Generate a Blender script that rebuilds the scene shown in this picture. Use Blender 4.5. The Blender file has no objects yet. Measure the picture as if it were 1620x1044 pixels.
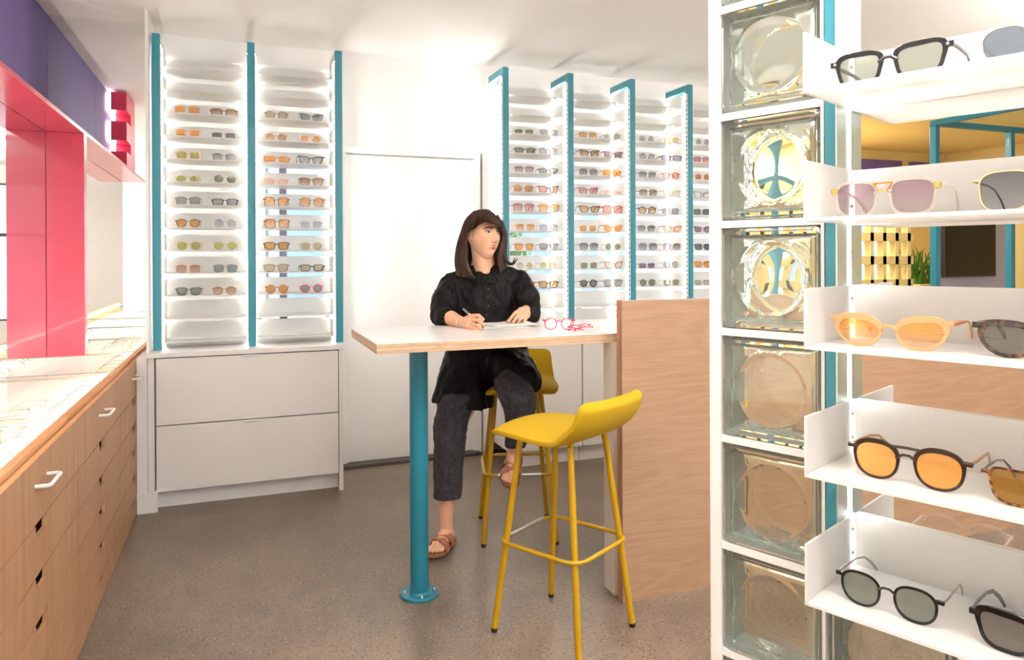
import bpy, bmesh, math, random
from mathutils import Vector, Matrix, noise
import numpy as np
rnd = random.Random(7)
S = bpy.context.scene
COL = S.collection
PI = math.pi

# ---------------------------------------------------------------- camera
CAM_H = 1.38
FPX, PCX, PCY = 1139.0, 810.0, 410.98


def cam_axes(yaw, pitch, roll):
    a, b, c = (math.radians(v) for v in (yaw, pitch, roll))
    F = Vector((math.sin(a) * math.cos(b), math.cos(a) * math.cos(b), math.sin(b)))
    R0 = Vector((math.cos(a), -math.sin(a), 0))
    U0 = R0.cross(F)
    return R0 * math.cos(c) + U0 * math.sin(c), U0 * math.cos(c) - R0 * math.sin(c), F


CR, CU, CF = cam_axes(20.701, -0.128, -0.246)
CC = Vector((0, 0, CAM_H))
cam_d = bpy.data.cameras.new('camera')
cam_d.sensor_width = 36
cam_d.lens = FPX / 1620 * 36
cam_d.shift_y = (PCY - 522) / 1620
cam_d.clip_start = 0.02
cam = bpy.data.objects.new('camera', cam_d)
COL.objects.link(cam)
cam.matrix_world = Matrix.Translation(CC) @ Matrix((CR, CU, -CF)).transposed().to_4x4()
S.camera = cam


def ray(x, y):
    return CF + CR * ((x - PCX) / FPX) - CU * ((y - PCY) / FPX)


def atY(x, y, Y):
    d = ray(x, y)
    return CC + d * (Y / d.y)


def atX(x, y, X):
    d = ray(x, y)
    return CC + d * (X / d.x)


def atZ(x, y, z):
    d = ray(x, y)
    return CC + d * ((z - CAM_H) / d.z)


def atW(x, y, w):
    return CC + ray(x, y) * w


# ---------------------------------------------------------------- objects
def tag(o, label=None, cat=None, group=None, kind=None):
    if label: o['label'] = label
    if cat: o['category'] = cat
    if group: o['group'] = group
    if kind: o['kind'] = kind
    return o


def thing(name, label, cat, loc=(0, 0, 0), rot=(0, 0, 0), group=None):
    o = bpy.data.objects.new(name, None)
    o.empty_display_size = 0.05
    COL.objects.link(o)
    o.location = loc
    o.rotation_euler = rot
    return tag(o, label, cat, group)


def link(name, me, mats, parent=None, world=False, smooth=False):
    """link a mesh; world=True means its vertices are in world space although its parent stands elsewhere (unrotated)"""
    if not isinstance(mats, (list, tuple)): mats = [mats]
    for m in mats:
        if m is not None: me.materials.append(m)
    if smooth:
        me.polygons.foreach_set('use_smooth', [True] * len(me.polygons))
    o = bpy.data.objects.new(name, me)
    COL.objects.link(o)
    if parent is not None:
        o.parent = parent
        if world and parent.parent is None:
            o.location = -Vector(parent.location)
    return o


class MB:
    """collects shapes into one mesh"""

    def __init__(s):
        s.v, s.f, s.m = [], [], []
        s.cur = 0

    def add(s, vs, fs):
        k = len(s.v)
        s.v += [tuple(v) for v in vs]
        s.f += [tuple(i + k for i in f) for f in fs]
        s.m += [s.cur] * len(fs)
        return s

    def box(s, x0, x1, y0, y1, z0, z1, c=0.0):
        """box with optional chamfer c on all edges"""
        if x0 > x1: x0, x1 = x1, x0
        if y0 > y1: y0, y1 = y1, y0
        if z0 > z1: z0, z1 = z1, z0
        c = min(c, (x1 - x0) * .45, (y1 - y0) * .45, (z1 - z0) * .45)
        if c <= 0:
            vs = [(x, y, z) for x in (x0, x1) for y in (y0, y1) for z in (z0, z1)]
            return s.add(vs, [(0, 1, 3, 2), (4, 6, 7, 5), (0, 4, 5, 1), (2, 3, 7, 6), (0, 2, 6, 4), (1, 5, 7, 3)])
        bm = bmesh.new()
        bmesh.ops.create_cube(bm, size=1)
        for v in bm.verts:
            v.co = Vector((x0 + (v.co.x + .5) * (x1 - x0), y0 + (v.co.y + .5) * (y1 - y0), z0 + (v.co.z + .5) * (z1 - z0)))
        bmesh.ops.bevel(bm, geom=bm.edges[:], offset=c, segments=2, profile=.5, affect='EDGES')
        bm.verts.index_update()
        s.add([v.co for v in bm.verts], [[v.index for v in f.verts] for f in bm.faces])
        bm.free()
        return s

    def obox(s, o, ax, ay, az, lx, ly, lz, c=0.0):
        """oriented box: o = corner-origin, axes ax ay az, extents (lo,hi) each"""
        t = MB().box(lx[0], lx[1], ly[0], ly[1], lz[0], lz[1], c)
        o, ax, ay, az = Vector(o), Vector(ax), Vector(ay), Vector(az)
        return s.add([o + ax * v[0] + ay * v[1] + az * v[2] for v in t.v], t.f)

    def tube(s, pts, r, n=10, cap=True, closed=False, sx=1.0, up=None):
        """tube along points; r = number or list; sx flattens the section along its second axis"""
        P = [Vector(p) for p in pts]
        N = len(P)
        R = r if isinstance(r, (list, tuple)) else [r] * N
        vs, fs = [], []
        last = None
        for i, p in enumerate(P):
            if closed:
                t = (P[(i + 1) % N] - P[i - 1])
            else:
                t = (P[min(i + 1, N - 1)] - P[max(i - 1, 0)])
            t = t.normalized() if t.length > 1e-9 else Vector((0, 0, 1))
            if last is None:
                ref = Vector(up) if up else (Vector((0, 0, 1)) if abs(t.z) < .9 else Vector((1, 0, 0)))
                a = (ref - t * ref.dot(t)).normalized()
            else:
                a = (last - t * last.dot(t))
                a = a.normalized() if a.length > 1e-6 else t.orthogonal().normalized()
            last = a
            b = t.cross(a)
            for k in range(n):
                q = 2 * PI * k / n
                vs.append(p + a * (math.cos(q) * R[i]) + b * (math.sin(q) * R[i] * sx))
        for i in range(N if closed else N - 1):
            j = (i + 1) % N
            for k in range(n):
                k2 = (k + 1) % n
                fs.append((i * n + k, i * n + k2, j * n + k2, j * n + k))
        if cap and not closed:
            fs.append(tuple(range(n - 1, -1, -1)))
            fs.append(tuple((N - 1) * n + k for k in range(n)))
        return s.add(vs, fs)

    def lathe(s, o, prof, n=24, axis=(0, 0, 1)):
        o = Vector(o)
        az = Vector(axis).normalized()
        ax = az.orthogonal().normalized()
        ay = az.cross(ax)
        vs, fs = [], []
        for (r, z) in prof:
            for k in range(n):
                q = 2 * PI * k / n
                vs.append(o + az * z + ax * (r * math.cos(q)) + ay * (r * math.sin(q)))
        for i in range(len(prof) - 1):
            for k in range(n):
                k2 = (k + 1) % n
                fs.append((i * n + k, i * n + k2, (i + 1) * n + k2, (i + 1) * n + k))
        fs.append(tuple(range(n - 1, -1, -1)))
        fs.append(tuple((len(prof) - 1) * n + k for k in range(n)))
        return s.add(vs, fs)

    def loft(s, rings, cap=True):
        n = len(rings[0])
        vs = [v for r in rings for v in r]
        fs = []
        for i in range(len(rings) - 1):
            for k in range(n):
                k2 = (k + 1) % n
                fs.append((i * n + k, i * n + k2, (i + 1) * n + k2, (i + 1) * n + k))
        if cap:
            fs.append(tuple(range(n - 1, -1, -1)))
            fs.append(tuple((len(rings) - 1) * n + k for k in range(n)))
        return s.add(vs, fs)

    def prism(s, poly, o, ax, ay, az, t):
        """polygon (2D in ax,ay) extruded along az from 0 to t"""
        o, ax, ay, az = Vector(o), Vector(ax), Vector(ay), Vector(az)
        return s.loft([[o + ax * p[0] + ay * p[1] + az * q for p in poly] for q in (0, t)])

    def ball(s, o, r, n=12, sc=(1, 1, 1), M=None):
        o = Vector(o)
        vs, fs = [], []
        m = n // 2
        for i in range(m + 1):
            a = PI * i / m
            for k in range(n):
                q = 2 * PI * k / n
                p = Vector((math.sin(a) * math.cos(q) * sc[0], math.sin(a) * math.sin(q) * sc[1], math.cos(a) * sc[2])) * r
                if M is not None: p = M @ p
                vs.append(o + p)
        for i in range(m):
            for k in range(n):
                k2 = (k + 1) % n
                fs.append((i * n + k, (i + 1) * n + k, (i + 1) * n + k2, i * n + k2))
        return s.add(vs, fs)

    def cone(s, p0, p1, r0, r1, n=14):
        """rounded tapered capsule"""
        p0, p1 = Vector(p0), Vector(p1)
        d = p1 - p0
        L = d.length
        t = d.normalized() if L > 1e-6 else Vector((0, 0, 1))
        P, R = [], []
        for i in range(5):
            q = PI / 2 * i / 4
            P.append(p0 - t * (r0 * math.cos(q))); R.append(max(r0 * math.sin(q), 1e-4))
        for i in range(5):
            q = PI / 2 * i / 4
            P.append(p1 + t * (r1 * math.sin(q))); R.append(max(r1 * math.cos(q), 1e-4))
        return s.tube(P, R, n)

    def mesh(s, name, clean=True):
        me = bpy.data.meshes.new(name)
        me.from_pydata(s.v, [], s.f)
        me.polygons.foreach_set('material_index', s.m)
        me.update()
        if clean:
            bm = bmesh.new()
            bm.from_mesh(me)
            bmesh.ops.remove_doubles(bm, verts=bm.verts[:], dist=1e-6)
            bmesh.ops.recalc_face_normals(bm, faces=bm.faces[:])
            bm.to_mesh(me)
            bm.free()
        return me

    def build(s, name, mats, parent=None, world=True, smooth=False):
        o = link(name, s.mesh(name), mats, parent, world, smooth)
        if smooth == 'auto' or smooth is True:
            try:
                o.data.set_sharp_from_angle(angle=math.radians(40))
            except Exception:
                pass
        return o


def struct(name, mb, mats, smooth=False):
    return tag(mb.build(name, mats, None, smooth=smooth), kind='structure')


# ---------------------------------------------------------------- materials
def srgb(h):
    """'#rrggbb' or (r,g,b) 0-255 display colour -> linear rgba"""
    if isinstance(h, str):
        h = h.lstrip('#')
        h = [int(h[i:i + 2], 16) for i in (0, 2, 4)]
    o = []
    for c in h:
        c /= 255
        o.append(c / 12.92 if c <= .04045 else ((c + .055) / 1.055) ** 2.4)
    return (*o, 1)


class NT:
    def __init__(s, name):
        s.m = bpy.data.materials.new(name)
        s.m.use_nodes = True
        s.t = s.m.node_tree
        s.t.nodes.clear()
        s.out = s.n('ShaderNodeOutputMaterial')

    def n(s, kind, **kw):
        nd = s.t.nodes.new(kind)
        for k, v in kw.items():
            if k.startswith('i_'):
                key = k[2:].replace('_', ' ')
                nd.inputs[key].default_value = v
            else:
                setattr(nd, k, v)
        return nd

    def l(s, a, b):
        s.t.links.new(a, b)

    def surf(s, sh):
        s.l(sh, s.out.inputs['Surface'])
        return s.m

    def bsdf(s, **kw):
        return s.n('ShaderNodeBsdfPrincipled', **kw)

    def coord(s, which='Object', scale=(1, 1, 1), rot=(0, 0, 0)):
        tc = s.n('ShaderNodeTexCoord')
        mp = s.n('ShaderNodeMapping')
        mp.inputs['Scale'].default_value = scale
        mp.inputs['Rotation'].default_value = rot
        s.l(tc.outputs[which], mp.inputs['Vector'])
        return mp.outputs['Vector']

    def ramp(s, fac, stops, interp='LINEAR'):
        r = s.n('ShaderNodeValToRGB')
        r.color_ramp.interpolation = interp
        e = r.color_ramp.elements
        while len(e) < len(stops): e.new(0.5)
        for k, (p, c) in enumerate(stops):
            e[k].position = p
            e[k].color = c
        s.l(fac, r.inputs['Fac'])
        return r.outputs['Color']

    def noise(s, vec, scale, detail=3, rough=.5):
        k = s.n('ShaderNodeTexNoise')
        k.inputs['Scale'].default_value = scale
        k.inputs['Detail'].default_value = detail
        k.inputs['Roughness'].default_value = rough
        s.l(vec, k.inputs['Vector'])
        return k.outputs['Fac']

    def bump(s, h, strength, dist, bs):
        b = s.n('ShaderNodeBump')
        b.inputs['Strength'].default_value = strength
        b.inputs['Distance'].default_value = dist
        s.l(h, b.inputs['Height'])
        s.l(b.outputs['Normal'], bs.inputs['Normal'])


def plain(name, col, rough=.5, metal=0, spec=.5, coat=0, bumpy=0, bscale=200, emit=0, sheen=0):
    t = NT(name)
    b = t.bsdf()
    b.inputs['Base Color'].default_value = srgb(col)
    b.inputs['Roughness'].default_value = rough
    b.inputs['Metallic'].default_value = metal
    b.inputs['Specular IOR Level'].default_value = spec
    b.inputs['Coat Weight'].default_value = coat
    if sheen: b.inputs['Sheen Weight'].default_value = sheen
    if emit:
        b.inputs['Emission Color'].default_value = srgb(col)
        b.inputs['Emission Strength'].default_value = emit
    if bumpy:
        t.bump(t.noise(t.coord(), bscale, 3), bumpy, .002, b)
    return t.surf(b.outputs[0])


def wood(name, c1, c2, c3, scale=(1, 14, 14), rough=.5, fine=60):
    """grain runs along the axis whose scale is smallest"""
    t = NT(name)
    v = t.coord(scale=scale)
    n1 = t.noise(v, 2.2, 5, .6)
    v2 = t.coord(scale=tuple(k * 1.0 for k in scale))
    n2 = t.noise(v2, fine, 3, .7)
    mx = t.n('ShaderNodeMix', data_type='FLOAT')
    mx.inputs['Factor'].default_value = .35
    t.l(n1, mx.inputs['A']); t.l(n2, mx.inputs['B'])
    col = t.ramp(mx.outputs['Result'], [(.32, srgb(c1)), (.5, srgb(c2)), (.68, srgb(c3))])
    b = t.bsdf()
    b.inputs['Roughness'].default_value = rough
    t.l(col, b.inputs['Base Color'])
    t.bump(n2, .12, .001, b)
    return t.surf(b.outputs[0])


def figured_wood(name, c1, c2, c3):
    """flat-cut oak veneer with cathedral figure running along X"""
    t = NT(name)
    v = t.coord(scale=(.55, 1, 3.2))
    n0 = t.noise(v, 1.6, 2, .5)
    w = t.n('ShaderNodeMath', operation='MULTIPLY')
    w.inputs[1].default_value = 26
    t.l(n0, w.inputs[0])
    fr = t.n('ShaderNodeMath', operation='SINE')
    w2 = t.n('ShaderNodeMath', operation='MULTIPLY')
    w2.inputs[1].default_value = 3.0
    t.l(w.outputs[0], w2.inputs[0]); t.l(w2.outputs[0], fr.inputs[0])
    m = t.n('ShaderNodeMapRange')
    m.inputs['From Min'].default_value = -1
    t.l(fr.outputs[0], m.inputs['Value'])
    g = t.noise(t.coord(scale=(2.5, 30, 60)), 3.2, 5, .65)
    mx = t.n('ShaderNodeMix', data_type='FLOAT')
    mx.inputs['Factor'].default_value = .86
    t.l(m.outputs['Result'], mx.inputs['A']); t.l(g, mx.inputs['B'])
    col = t.ramp(mx.outputs['Result'], [(.28, srgb(c1)), (.5, srgb(c2)), (.72, srgb(c3))])
    b = t.bsdf()
    b.inputs['Roughness'].default_value = .5
    t.l(col, b.inputs['Base Color'])
    return t.surf(b.outputs[0])


def emitter(name, col, strength):
    t = NT(name)
    e = t.n('ShaderNodeEmission')
    e.inputs['Color'].default_value = srgb(col)
    e.inputs['Strength'].default_value = strength
    return t.surf(e.outputs[0])


def translucent(name, col, f=.35, rough=.35):
    t = NT(name)
    b = t.bsdf()
    b.inputs['Base Color'].default_value = srgb(col)
    b.inputs['Roughness'].default_value = rough
    tr = t.n('ShaderNodeBsdfTranslucent')
    tr.inputs['Color'].default_value = srgb(col)
    mx = t.n('ShaderNodeMixShader')
    mx.inputs[0].default_value = f
    t.l(b.outputs[0], mx.inputs[1]); t.l(tr.outputs[0], mx.inputs[2])
    return t.surf(mx.outputs[0])


def pane(name, tint=(255, 255, 255), gloss=.06):
    t = NT(name)
    a = t.n('ShaderNodeBsdfTransparent')
    a.inputs['Color'].default_value = srgb(tint)
    g = t.n('ShaderNodeBsdfGlossy')
    g.inputs['Roughness'].default_value = .02
    mx = t.n('ShaderNodeMixShader')
    lw = t.n('ShaderNodeLayerWeight')
    lw.inputs['Blend'].default_value = .5
    pw = t.n('ShaderNodeMath', operation='POWER')
    pw.inputs[1].default_value = 5
    t.l(lw.outputs['Facing'], pw.inputs[0])
    mu = t.n('ShaderNodeMapRange')
    mu.inputs['To Min'].default_value = gloss * .5
    mu.inputs['To Max'].default_value = min(.8, gloss * 9)
    t.l(pw.outputs[0], mu.inputs['Value'])
    t.l(mu.outputs['Result'], mx.inputs[0])
    t.l(a.outputs[0], mx.inputs[1]); t.l(g.outputs[0], mx.inputs[2])
    return t.surf(mx.outputs[0])


def glass(name, col, ior=1.45, rough=0.0, wavy=0):
    t = NT(name)
    g = t.n('ShaderNodeBsdfGlass')
    g.inputs['Color'].default_value = srgb(col)
    g.inputs['IOR'].default_value = ior
    g.inputs['Roughness'].default_value = rough
    if wavy:
        t.bump(t.noise(t.coord(), 22, 2), wavy, .004, g)
    return t.surf(g.outputs[0])


WHITE = plain('white_paint', '#efece8', .55)
WALLW = plain('white_wall_paint', '#efebe6', .7)
CEILW = plain('ceiling_paint', '#e9e4df', .8)
LAMI = plain('white_laminate', '#efecea', .3)
CABW = plain('cabinet_white', '#e6e2de', .45)
ACRY = translucent('white_acrylic', '#f6f4f1', .42, .25)
TEAL = plain('teal_powder_coat', '#35899a', .38)
TEALD = plain('teal_steel', '#1c7388', .35)
PINK = plain('pink_gloss_paint', '#c63f57', .22, coat=.3)
PURP = plain('purple_paint', '#66548c', .6)
CRIM = plain('crimson_acrylic', '#d13a56', .35)
YELLF = plain('yellow_wool', '#b99500', .9, bumpy=.35, bscale=900)
YELLM = plain('yellow_metal', '#b68c05', .35)
STEEL = plain('brushed_steel', '#c9c9c6', .3, metal=1)
DARK = plain('black_rubber', '#191715', .6)
GOLD = plain('gold_metal', '#d9a45a', .25, metal=1)
DARKLEG = plain('dark_leg', '#3a3430', .8)  # dark brown of the outdoor ledge's legs
MIRROR = plain('mirror_silver', '#f2f3f2', .0, metal=1)
LED = emitter('led_strip_light', '#fffdfa', 44)
GLASSP = pane('clear_glass', gloss=.03)
OAKF = figured_wood('oak_veneer_figured', '#947156', '#9e7c60', '#a8866a')
OAKV = wood('oak_veneer_vertical', '#93694a', '#a47a58', '#ae8664', scale=(16, 16, .7))
OAKE = wood('oak_edge', '#b17a4c', '#cb935f', '#dba874', scale=(14, 1, 14))
# ---------------------------------------------------------------- room shell
CEIL = 2.76
YM = 4.70            # mirror at the end of the counter
XP = -1.003          # purple bulkhead
XM = -1.008          # long mirror above the counter


def floor_mat():
    t = NT('polished_concrete')
    v = t.coord()
    big = t.noise(v, 1.1, 4, .6)
    mid = t.noise(v, 9, 4, .6)
    fine = t.noise(v, 90, 3, .7)
    mx = t.n('ShaderNodeMix', data_type='FLOAT'); mx.inputs['Factor'].default_value = .45
    t.l(big, mx.inputs['A']); t.l(mid, mx.inputs['B'])
    mx2 = t.n('ShaderNodeMix', data_type='FLOAT'); mx2.inputs['Factor'].default_value = .38
    t.l(mx.outputs['Result'], mx2.inputs['A']); t.l(fine, mx2.inputs['B'])
    base = t.ramp(mx2.outputs['Result'], [(.36, srgb('#574a3e')), (.5, srgb('#756658')), (.64, srgb('#90806e'))])
    vo = t.n('ShaderNodeTexVoronoi', feature='F1')
    vo.inputs['Scale'].default_value = 100
    vo.inputs['Randomness'].default_value = 1.0
    t.l(v, vo.inputs['Vector'])
    # aggregate: a few light and a few dark stones
    def stones(lo, chan, rad):
        sep = t.n('ShaderNodeSeparateColor')
        t.l(vo.outputs['Color'], sep.inputs['Color'])
        g = t.n('ShaderNodeMath', operation='GREATER_THAN'); g.inputs[1].default_value = lo
        t.l(sep.outputs[chan], g.inputs[0])
        d = t.n('ShaderNodeMath', operation='LESS_THAN'); d.inputs[1].default_value = rad
        t.l(vo.outputs['Distance'], d.inputs[0])
        p = t.n('ShaderNodeMath', operation='MULTIPLY')
        t.l(g.outputs[0], p.inputs[0]); t.l(d.outputs[0], p.inputs[1])
        return p.outputs[0]
    c1 = t.n('ShaderNodeMix', data_type='RGBA'); t.l(stones(.945, 'Red', .30), c1.inputs['Factor'])
    t.l(base, c1.inputs['A']); c1.inputs['B'].default_value = srgb('#a89a8a')
    c2 = t.n('ShaderNodeMix', data_type='RGBA'); t.l(stones(.83, 'Green', .36), c2.inputs['Factor'])
    t.l(c1.outputs['Result'], c2.inputs['A']); c2.inputs['B'].default_value = srgb('#463c32')
    b = t.bsdf()
    t.l(c2.outputs['Result'], b.inputs['Base Color'])
    rr = t.ramp(mid, [(.3, (.3, .3, .3, 1)), (.7, (.48, .48, .48, 1))])
    t.l(rr, b.inputs['Roughness'])
    return t.surf(b.outputs[0])


struct('floor', MB().box(-1.6, 8.2, -3.1, 7.2, -.12, 0), floor_mat())
struct('ceiling', MB().box(-1.6, 8.2, -3.1, 5.1, CEIL, CEIL + .12), CEILW)

# back wall, pierced by the window behind the left rack, the doorway and the long window behind the right rack
ZS, ZH = .96, 2.07
WX = [(.10, .56), (1.76, 3.60)]
wb = MB()
wb.box(-1.6, WX[0][0], 4.9, 5.05, 0, CEIL)
wb.box(WX[0][0], WX[0][1], 4.9, 5.05, 0, ZS); wb.box(WX[0][0], WX[0][1], 4.9, 5.05, ZH, CEIL)
wb.box(WX[0][1], .655, 4.9, 5.05, 0, CEIL)
wb.box(.655, 1.56, 4.9, 5.05, 2.085, CEIL)
wb.box(1.56, WX[1][0], 4.9, 5.05, 0, CEIL)
wb.box(WX[1][0], WX[1][1], 4.9, 5.05, 0, ZS); wb.box(WX[1][0], WX[1][1], 4.9, 5.05, ZH, CEIL)
wb.box(WX[1][1], 3.70, 4.9, 5.05, 0, CEIL)
wb.box(3.60, 3.70, 5.05, 6.35, 0, CEIL)
struct('wall_back', wb, WALLW)
struct('wall_left', MB().box(-1.6, -1.032, -3.1, 4.9, 0, CEIL), WALLW)
FX = (.55, 5.6)
wf = MB()
wf.box(-1.6, FX[0], -3.1, -2.95, 0, CEIL); wf.box(FX[0], FX[1], -3.1, -2.95, 0, .5); wf.box(FX[0], FX[1], -3.1, -2.95, 2.5, CEIL)
wf.box(FX[1], 8.2, -3.1, -2.95, 0, CEIL)
struct('wall_front', wf, WALLW)
FRD = plain('dark_bronze_frame', '#3f3b45', .4)
fr = MB()
for x in (FX[0], 1.8, 3.1, 4.35, FX[1]): fr.box(x - .03, x + .03, -3.06, -2.99, .5, 2.5)
for z in (.5, 1.75, 2.5): fr.box(FX[0], FX[1], -3.06, -2.99, z - .025, z + .025)
w3 = struct('window_3', fr, FRD)
link('pane', MB().box(FX[0], FX[1], -3.03, -3.02, .5, 2.5).mesh('pane'), GLASSP, w3)

# windows behind the racks
FRG = plain('grey_window_frame', '#6d6a78', .45)
FRW = plain('white_window_frame', '#e8e6e2', .4)
for k, ((x0, x1), mull) in enumerate(zip(WX, ([.265], [2.40, 2.62, 3.3]))):
    f = MB()
    f.cur = 0
    f.box(x0, x1, 4.92, 4.99, ZH - .035, ZH)
    f.cur = 1
    f.box(x0, x0 + .03, 4.92, 4.99, ZS, ZH); f.box(x1 - .03, x1, 4.92, 4.99, ZS, ZH)
    f.box(x0, x1, 4.92, 4.99, ZS, ZS + .04)
    f.cur = 0 if k == 0 else 1
    for x in mull: f.box(x - .022, x + .022, 4.92, 4.99, ZS, ZH)
    w = struct('window_%d' % (k + 1), f, [FRG, FRW])
    link('pane', MB().box(x0, x1, 4.955, 4.961, ZS, ZH).mesh('pane'), GLASSP, w)
struct('trim_1', MB().box(1.70, 3.62, 4.84, 4.9, .93, .96, .004), OAKE)

# door
d = MB()
d.box(.665, 1.545, 4.875, 4.915, .022, 2.075, .003)
dr = struct('door_1', d, WHITE)
tr = MB()
for (x0, x1) in ((.615, .655), (1.555, 1.60)):
    tr.box(x0, x1, 4.855, 4.9, 0, 2.085, .004)
tr.box(.615, 1.60, 4.855, 4.9, 2.085, 2.13, .004)
tr.box(.655, .668, 4.865, 4.9, 0, 2.08, .002); tr.box(1.542, 1.555, 4.865, 4.9, 0, 2.08, .002)
struct('trim_2', tr, WHITE)
struct('trim_3', MB().box(.63, 1.58, 4.80, 4.93, 0, .02, .004), plain('dark_threshold', '#4c443e', .5))
# trims right of the door
tr = MB()
tr.box(1.612, 1.63, 4.72, 4.9, 0, 2.13, .003)
struct('trim_4', tr, WHITE)

# adjoining yellow room beyond a teal glazed screen
YELW = plain('yellow_room_paint', '#ecd08a', .7)
YELB = plain('yellow_plywood_paint', '#f0d28a', .6)
LAV = plain('lavender_wall_paint', '#a9a9be', .7)
yw = MB()
yw.cur = 0
yw.box(3.70, 8.2, 6.35, 6.5, 0, .95); yw.box(3.70, 8.2, 6.35, 6.5, 1.9, 2.9); yw.box(7.2, 8.2, 6.35, 6.5, .95, 1.9)
yw.cur = 1
yw.box(atY(1486, 400, 5.3).x, atY(1603, 400, 5.3).x, 5.3, 5.38, 0, 2.0)
struct('wall_far', yw, [YELW, LAV])
struct('wall_right', MB().box(8.05, 8.2, -3.1, 6.5, 0, 2.9), YELW)
struct('ceiling_far', MB().box(3.70, 8.2, 4.6, 6.5, 2.62, 2.75), YELB)
struct('trim_5', MB().box(atY(1335, 270, 6.3).x, atY(1425, 270, 6.3).x, 6.28, 6.35, 2.16, 2.50).box(atY(1443, 270, 6.3).x, 8.0, 6.28, 6.35, 2.16, 2.50), PURP)
sc = thing('glazed_screen', 'teal framed glazed screen in front of the yellow room at far right', 'screen', (6.2, 4.5, 0))
fm = MB()
for x in (5.585, 6.52, 7.46): fm.box(x - .024, x + .024, 4.47, 4.53, 0, 2.5, .003)
fm.box(5.561, 8.05, 4.47, 4.53, 2.5, 2.545, .003)
fm.box(5.561, 5.609, 3.2, 4.47, 2.5, 2.545, .003)
fm.build('frame', TEALD, sc)
for k, (x0, x1) in enumerate(((5.610, 6.495), (6.545, 7.435))):
    MB().box(x0, x1, 4.497, 4.503, .02, 2.5).build('pane', GLASSP, sc)
tv = thing('television', 'black flat wall screen on the lavender wall behind the teal screen', 'television', (atY(1532, 400, 5.28).x, 5.28, 1.2))
va, vb = atY(1492, 357, 5.27), atY(1573, 437, 5.27)
MB().box(va.x, vb.x, 5.25, 5.3005, vb.z, 1.76, .006).build('casing', plain('tv_casing', '#15131a', .4), tv)
MB().box(va.x + .012, vb.x - .012, 5.247, 5.25, vb.z + .015, 1.75).build('screen', plain('tv_screen', '#0b0a0e', .45, spec=.15), tv)
# a teal window frame standing open to the yellow room, met through the glass blocks
wf2 = thing('window_frame', 'teal cross barred frame before the yellow room, seen through the glass blocks', 'frame', (4.2, 5.0, 0))
m = MB()
xa, xm_, xb = 3.705, atY(1228, 270, 4.97).x, atY(1318, 270, 4.97).x
for x in (xa + .02, xm_, xb): m.box(x - .02, x + .02, 4.95, 4.99, 0, 2.6, .002)
tz_ = atY(1215, 285, 4.97).z
m.box(xa, xb, 4.955, 4.985, tz_ - .022, tz_ + .022, .002); m.box(xa, xb, 4.955, 4.985, 2.56, 2.60, .002)
m.build('frame', TEALD, wf2)
# open yellow breeze-block screen and planter
bs = thing('breeze_block_screen', 'yellow open breeze block screen at far right above the desk', 'screen', (5.3, 5.6, 0))
b = MB()
x0, x1 = 4.30, atY(1440, 400, 5.6).x
for i in range(9):
    z = .1 + i * .24
    b.box(x0, x1, 5.56, 5.64, z, z + .085)
for i in range(int((x1 - x0) / .17) + 1):
    x = x0 + i * .17
    b.box(x, x + .045, 5.56, 5.64, .1, 2.1)
b.build('lattice', YELB, bs)
# ---------------------------------------------------------------- street outside
struct('ground', MB().box(-14, 22, -16, -3.1, -.3, -.12).box(-14, 22, 6.5, 24, -.3, -.12).box(-14, 22, 5.05, 6.5, -.3, -.13), plain('pavement', '#b5b2ac', .9))


def facade_mat():
    t = NT('pale_render')
    b = t.bsdf()
    b.inputs['Roughness'].default_value = .8
    t.l(t.ramp(t.noise(t.coord(), 1.5, 3), [(.3, srgb('#c9d2da')), (.7, srgb('#e3e6e6'))]), b.inputs['Base Color'])
    return t.surf(b.outputs[0])


FAC = facade_mat()
SHOPG = plain('blue_shop_glass', '#93a9bd', .3)
for nm, lab, (bx0, bx1, by, bz), nx, col in (
        ('street_building', 'pale building across the street seen between the shelves of the right rack', (.5, 17, 13, 7), 9, '#7795b0'),
        ('street_building', 'pale building across the street behind the left rack', (-8, .1, 14, 6), 5, '#8fb0cf')):
    t0 = thing(nm, lab, 'building', ((bx0 + bx1) / 2, by + 1, -.12))
    MB().box(bx0, bx1, by, by + 3, -.12, bz).build('wall', FAC, t0)
    wn = (bx1 - bx0) / nx
    for i in range(nx):
        for z0, z1 in ((.2, 2.3), (3.0, 5.0)):
            MB().box(bx0 + wn * (i + .14), bx0 + wn * (i + .86), by - .05, by + .02, z0, z1, .02).build('window', SHOPG, t0)
# hedge outside (leaves nobody could count)
hb = MB()
for i in range(900):
    p = Vector((rnd.uniform(1.9, 3.2), rnd.uniform(7.9, 8.3), rnd.uniform(1.0, 1.75)))
    a = Vector((rnd.uniform(-1, 1), rnd.uniform(-1, 1), rnd.uniform(-.6, 1))).normalized() * .09
    c = a.orthogonal().normalized() * .03
    hb.add([p, p + a * .5 + c, p + a, p + a * .5 - c], [(0, 1, 2, 3)])
hb.box(1.9, 3.2, 7.98, 8.22, -.12, 1.6)
tag(hb.build('hedge', plain('hedge_green', '#6a8a4e', .8)), 'green leafy hedge outside the back window, seen between shelves', 'hedge', kind='stuff')
bn = thing('timber_bench', 'orange timber bar ledge outside the back window behind the right rack', 'bench', (3.2, 5.6, 0))
MB().box(1.8, 3.55, 5.35, 5.7, 1.03, 1.09, .004).build('ledge', OAKE, bn)
for x in (2.0, 3.4): MB().box(x - .03, x + .03, 5.5, 5.56, -.12, 1.03).build('leg', DARKLEG, bn)
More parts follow.
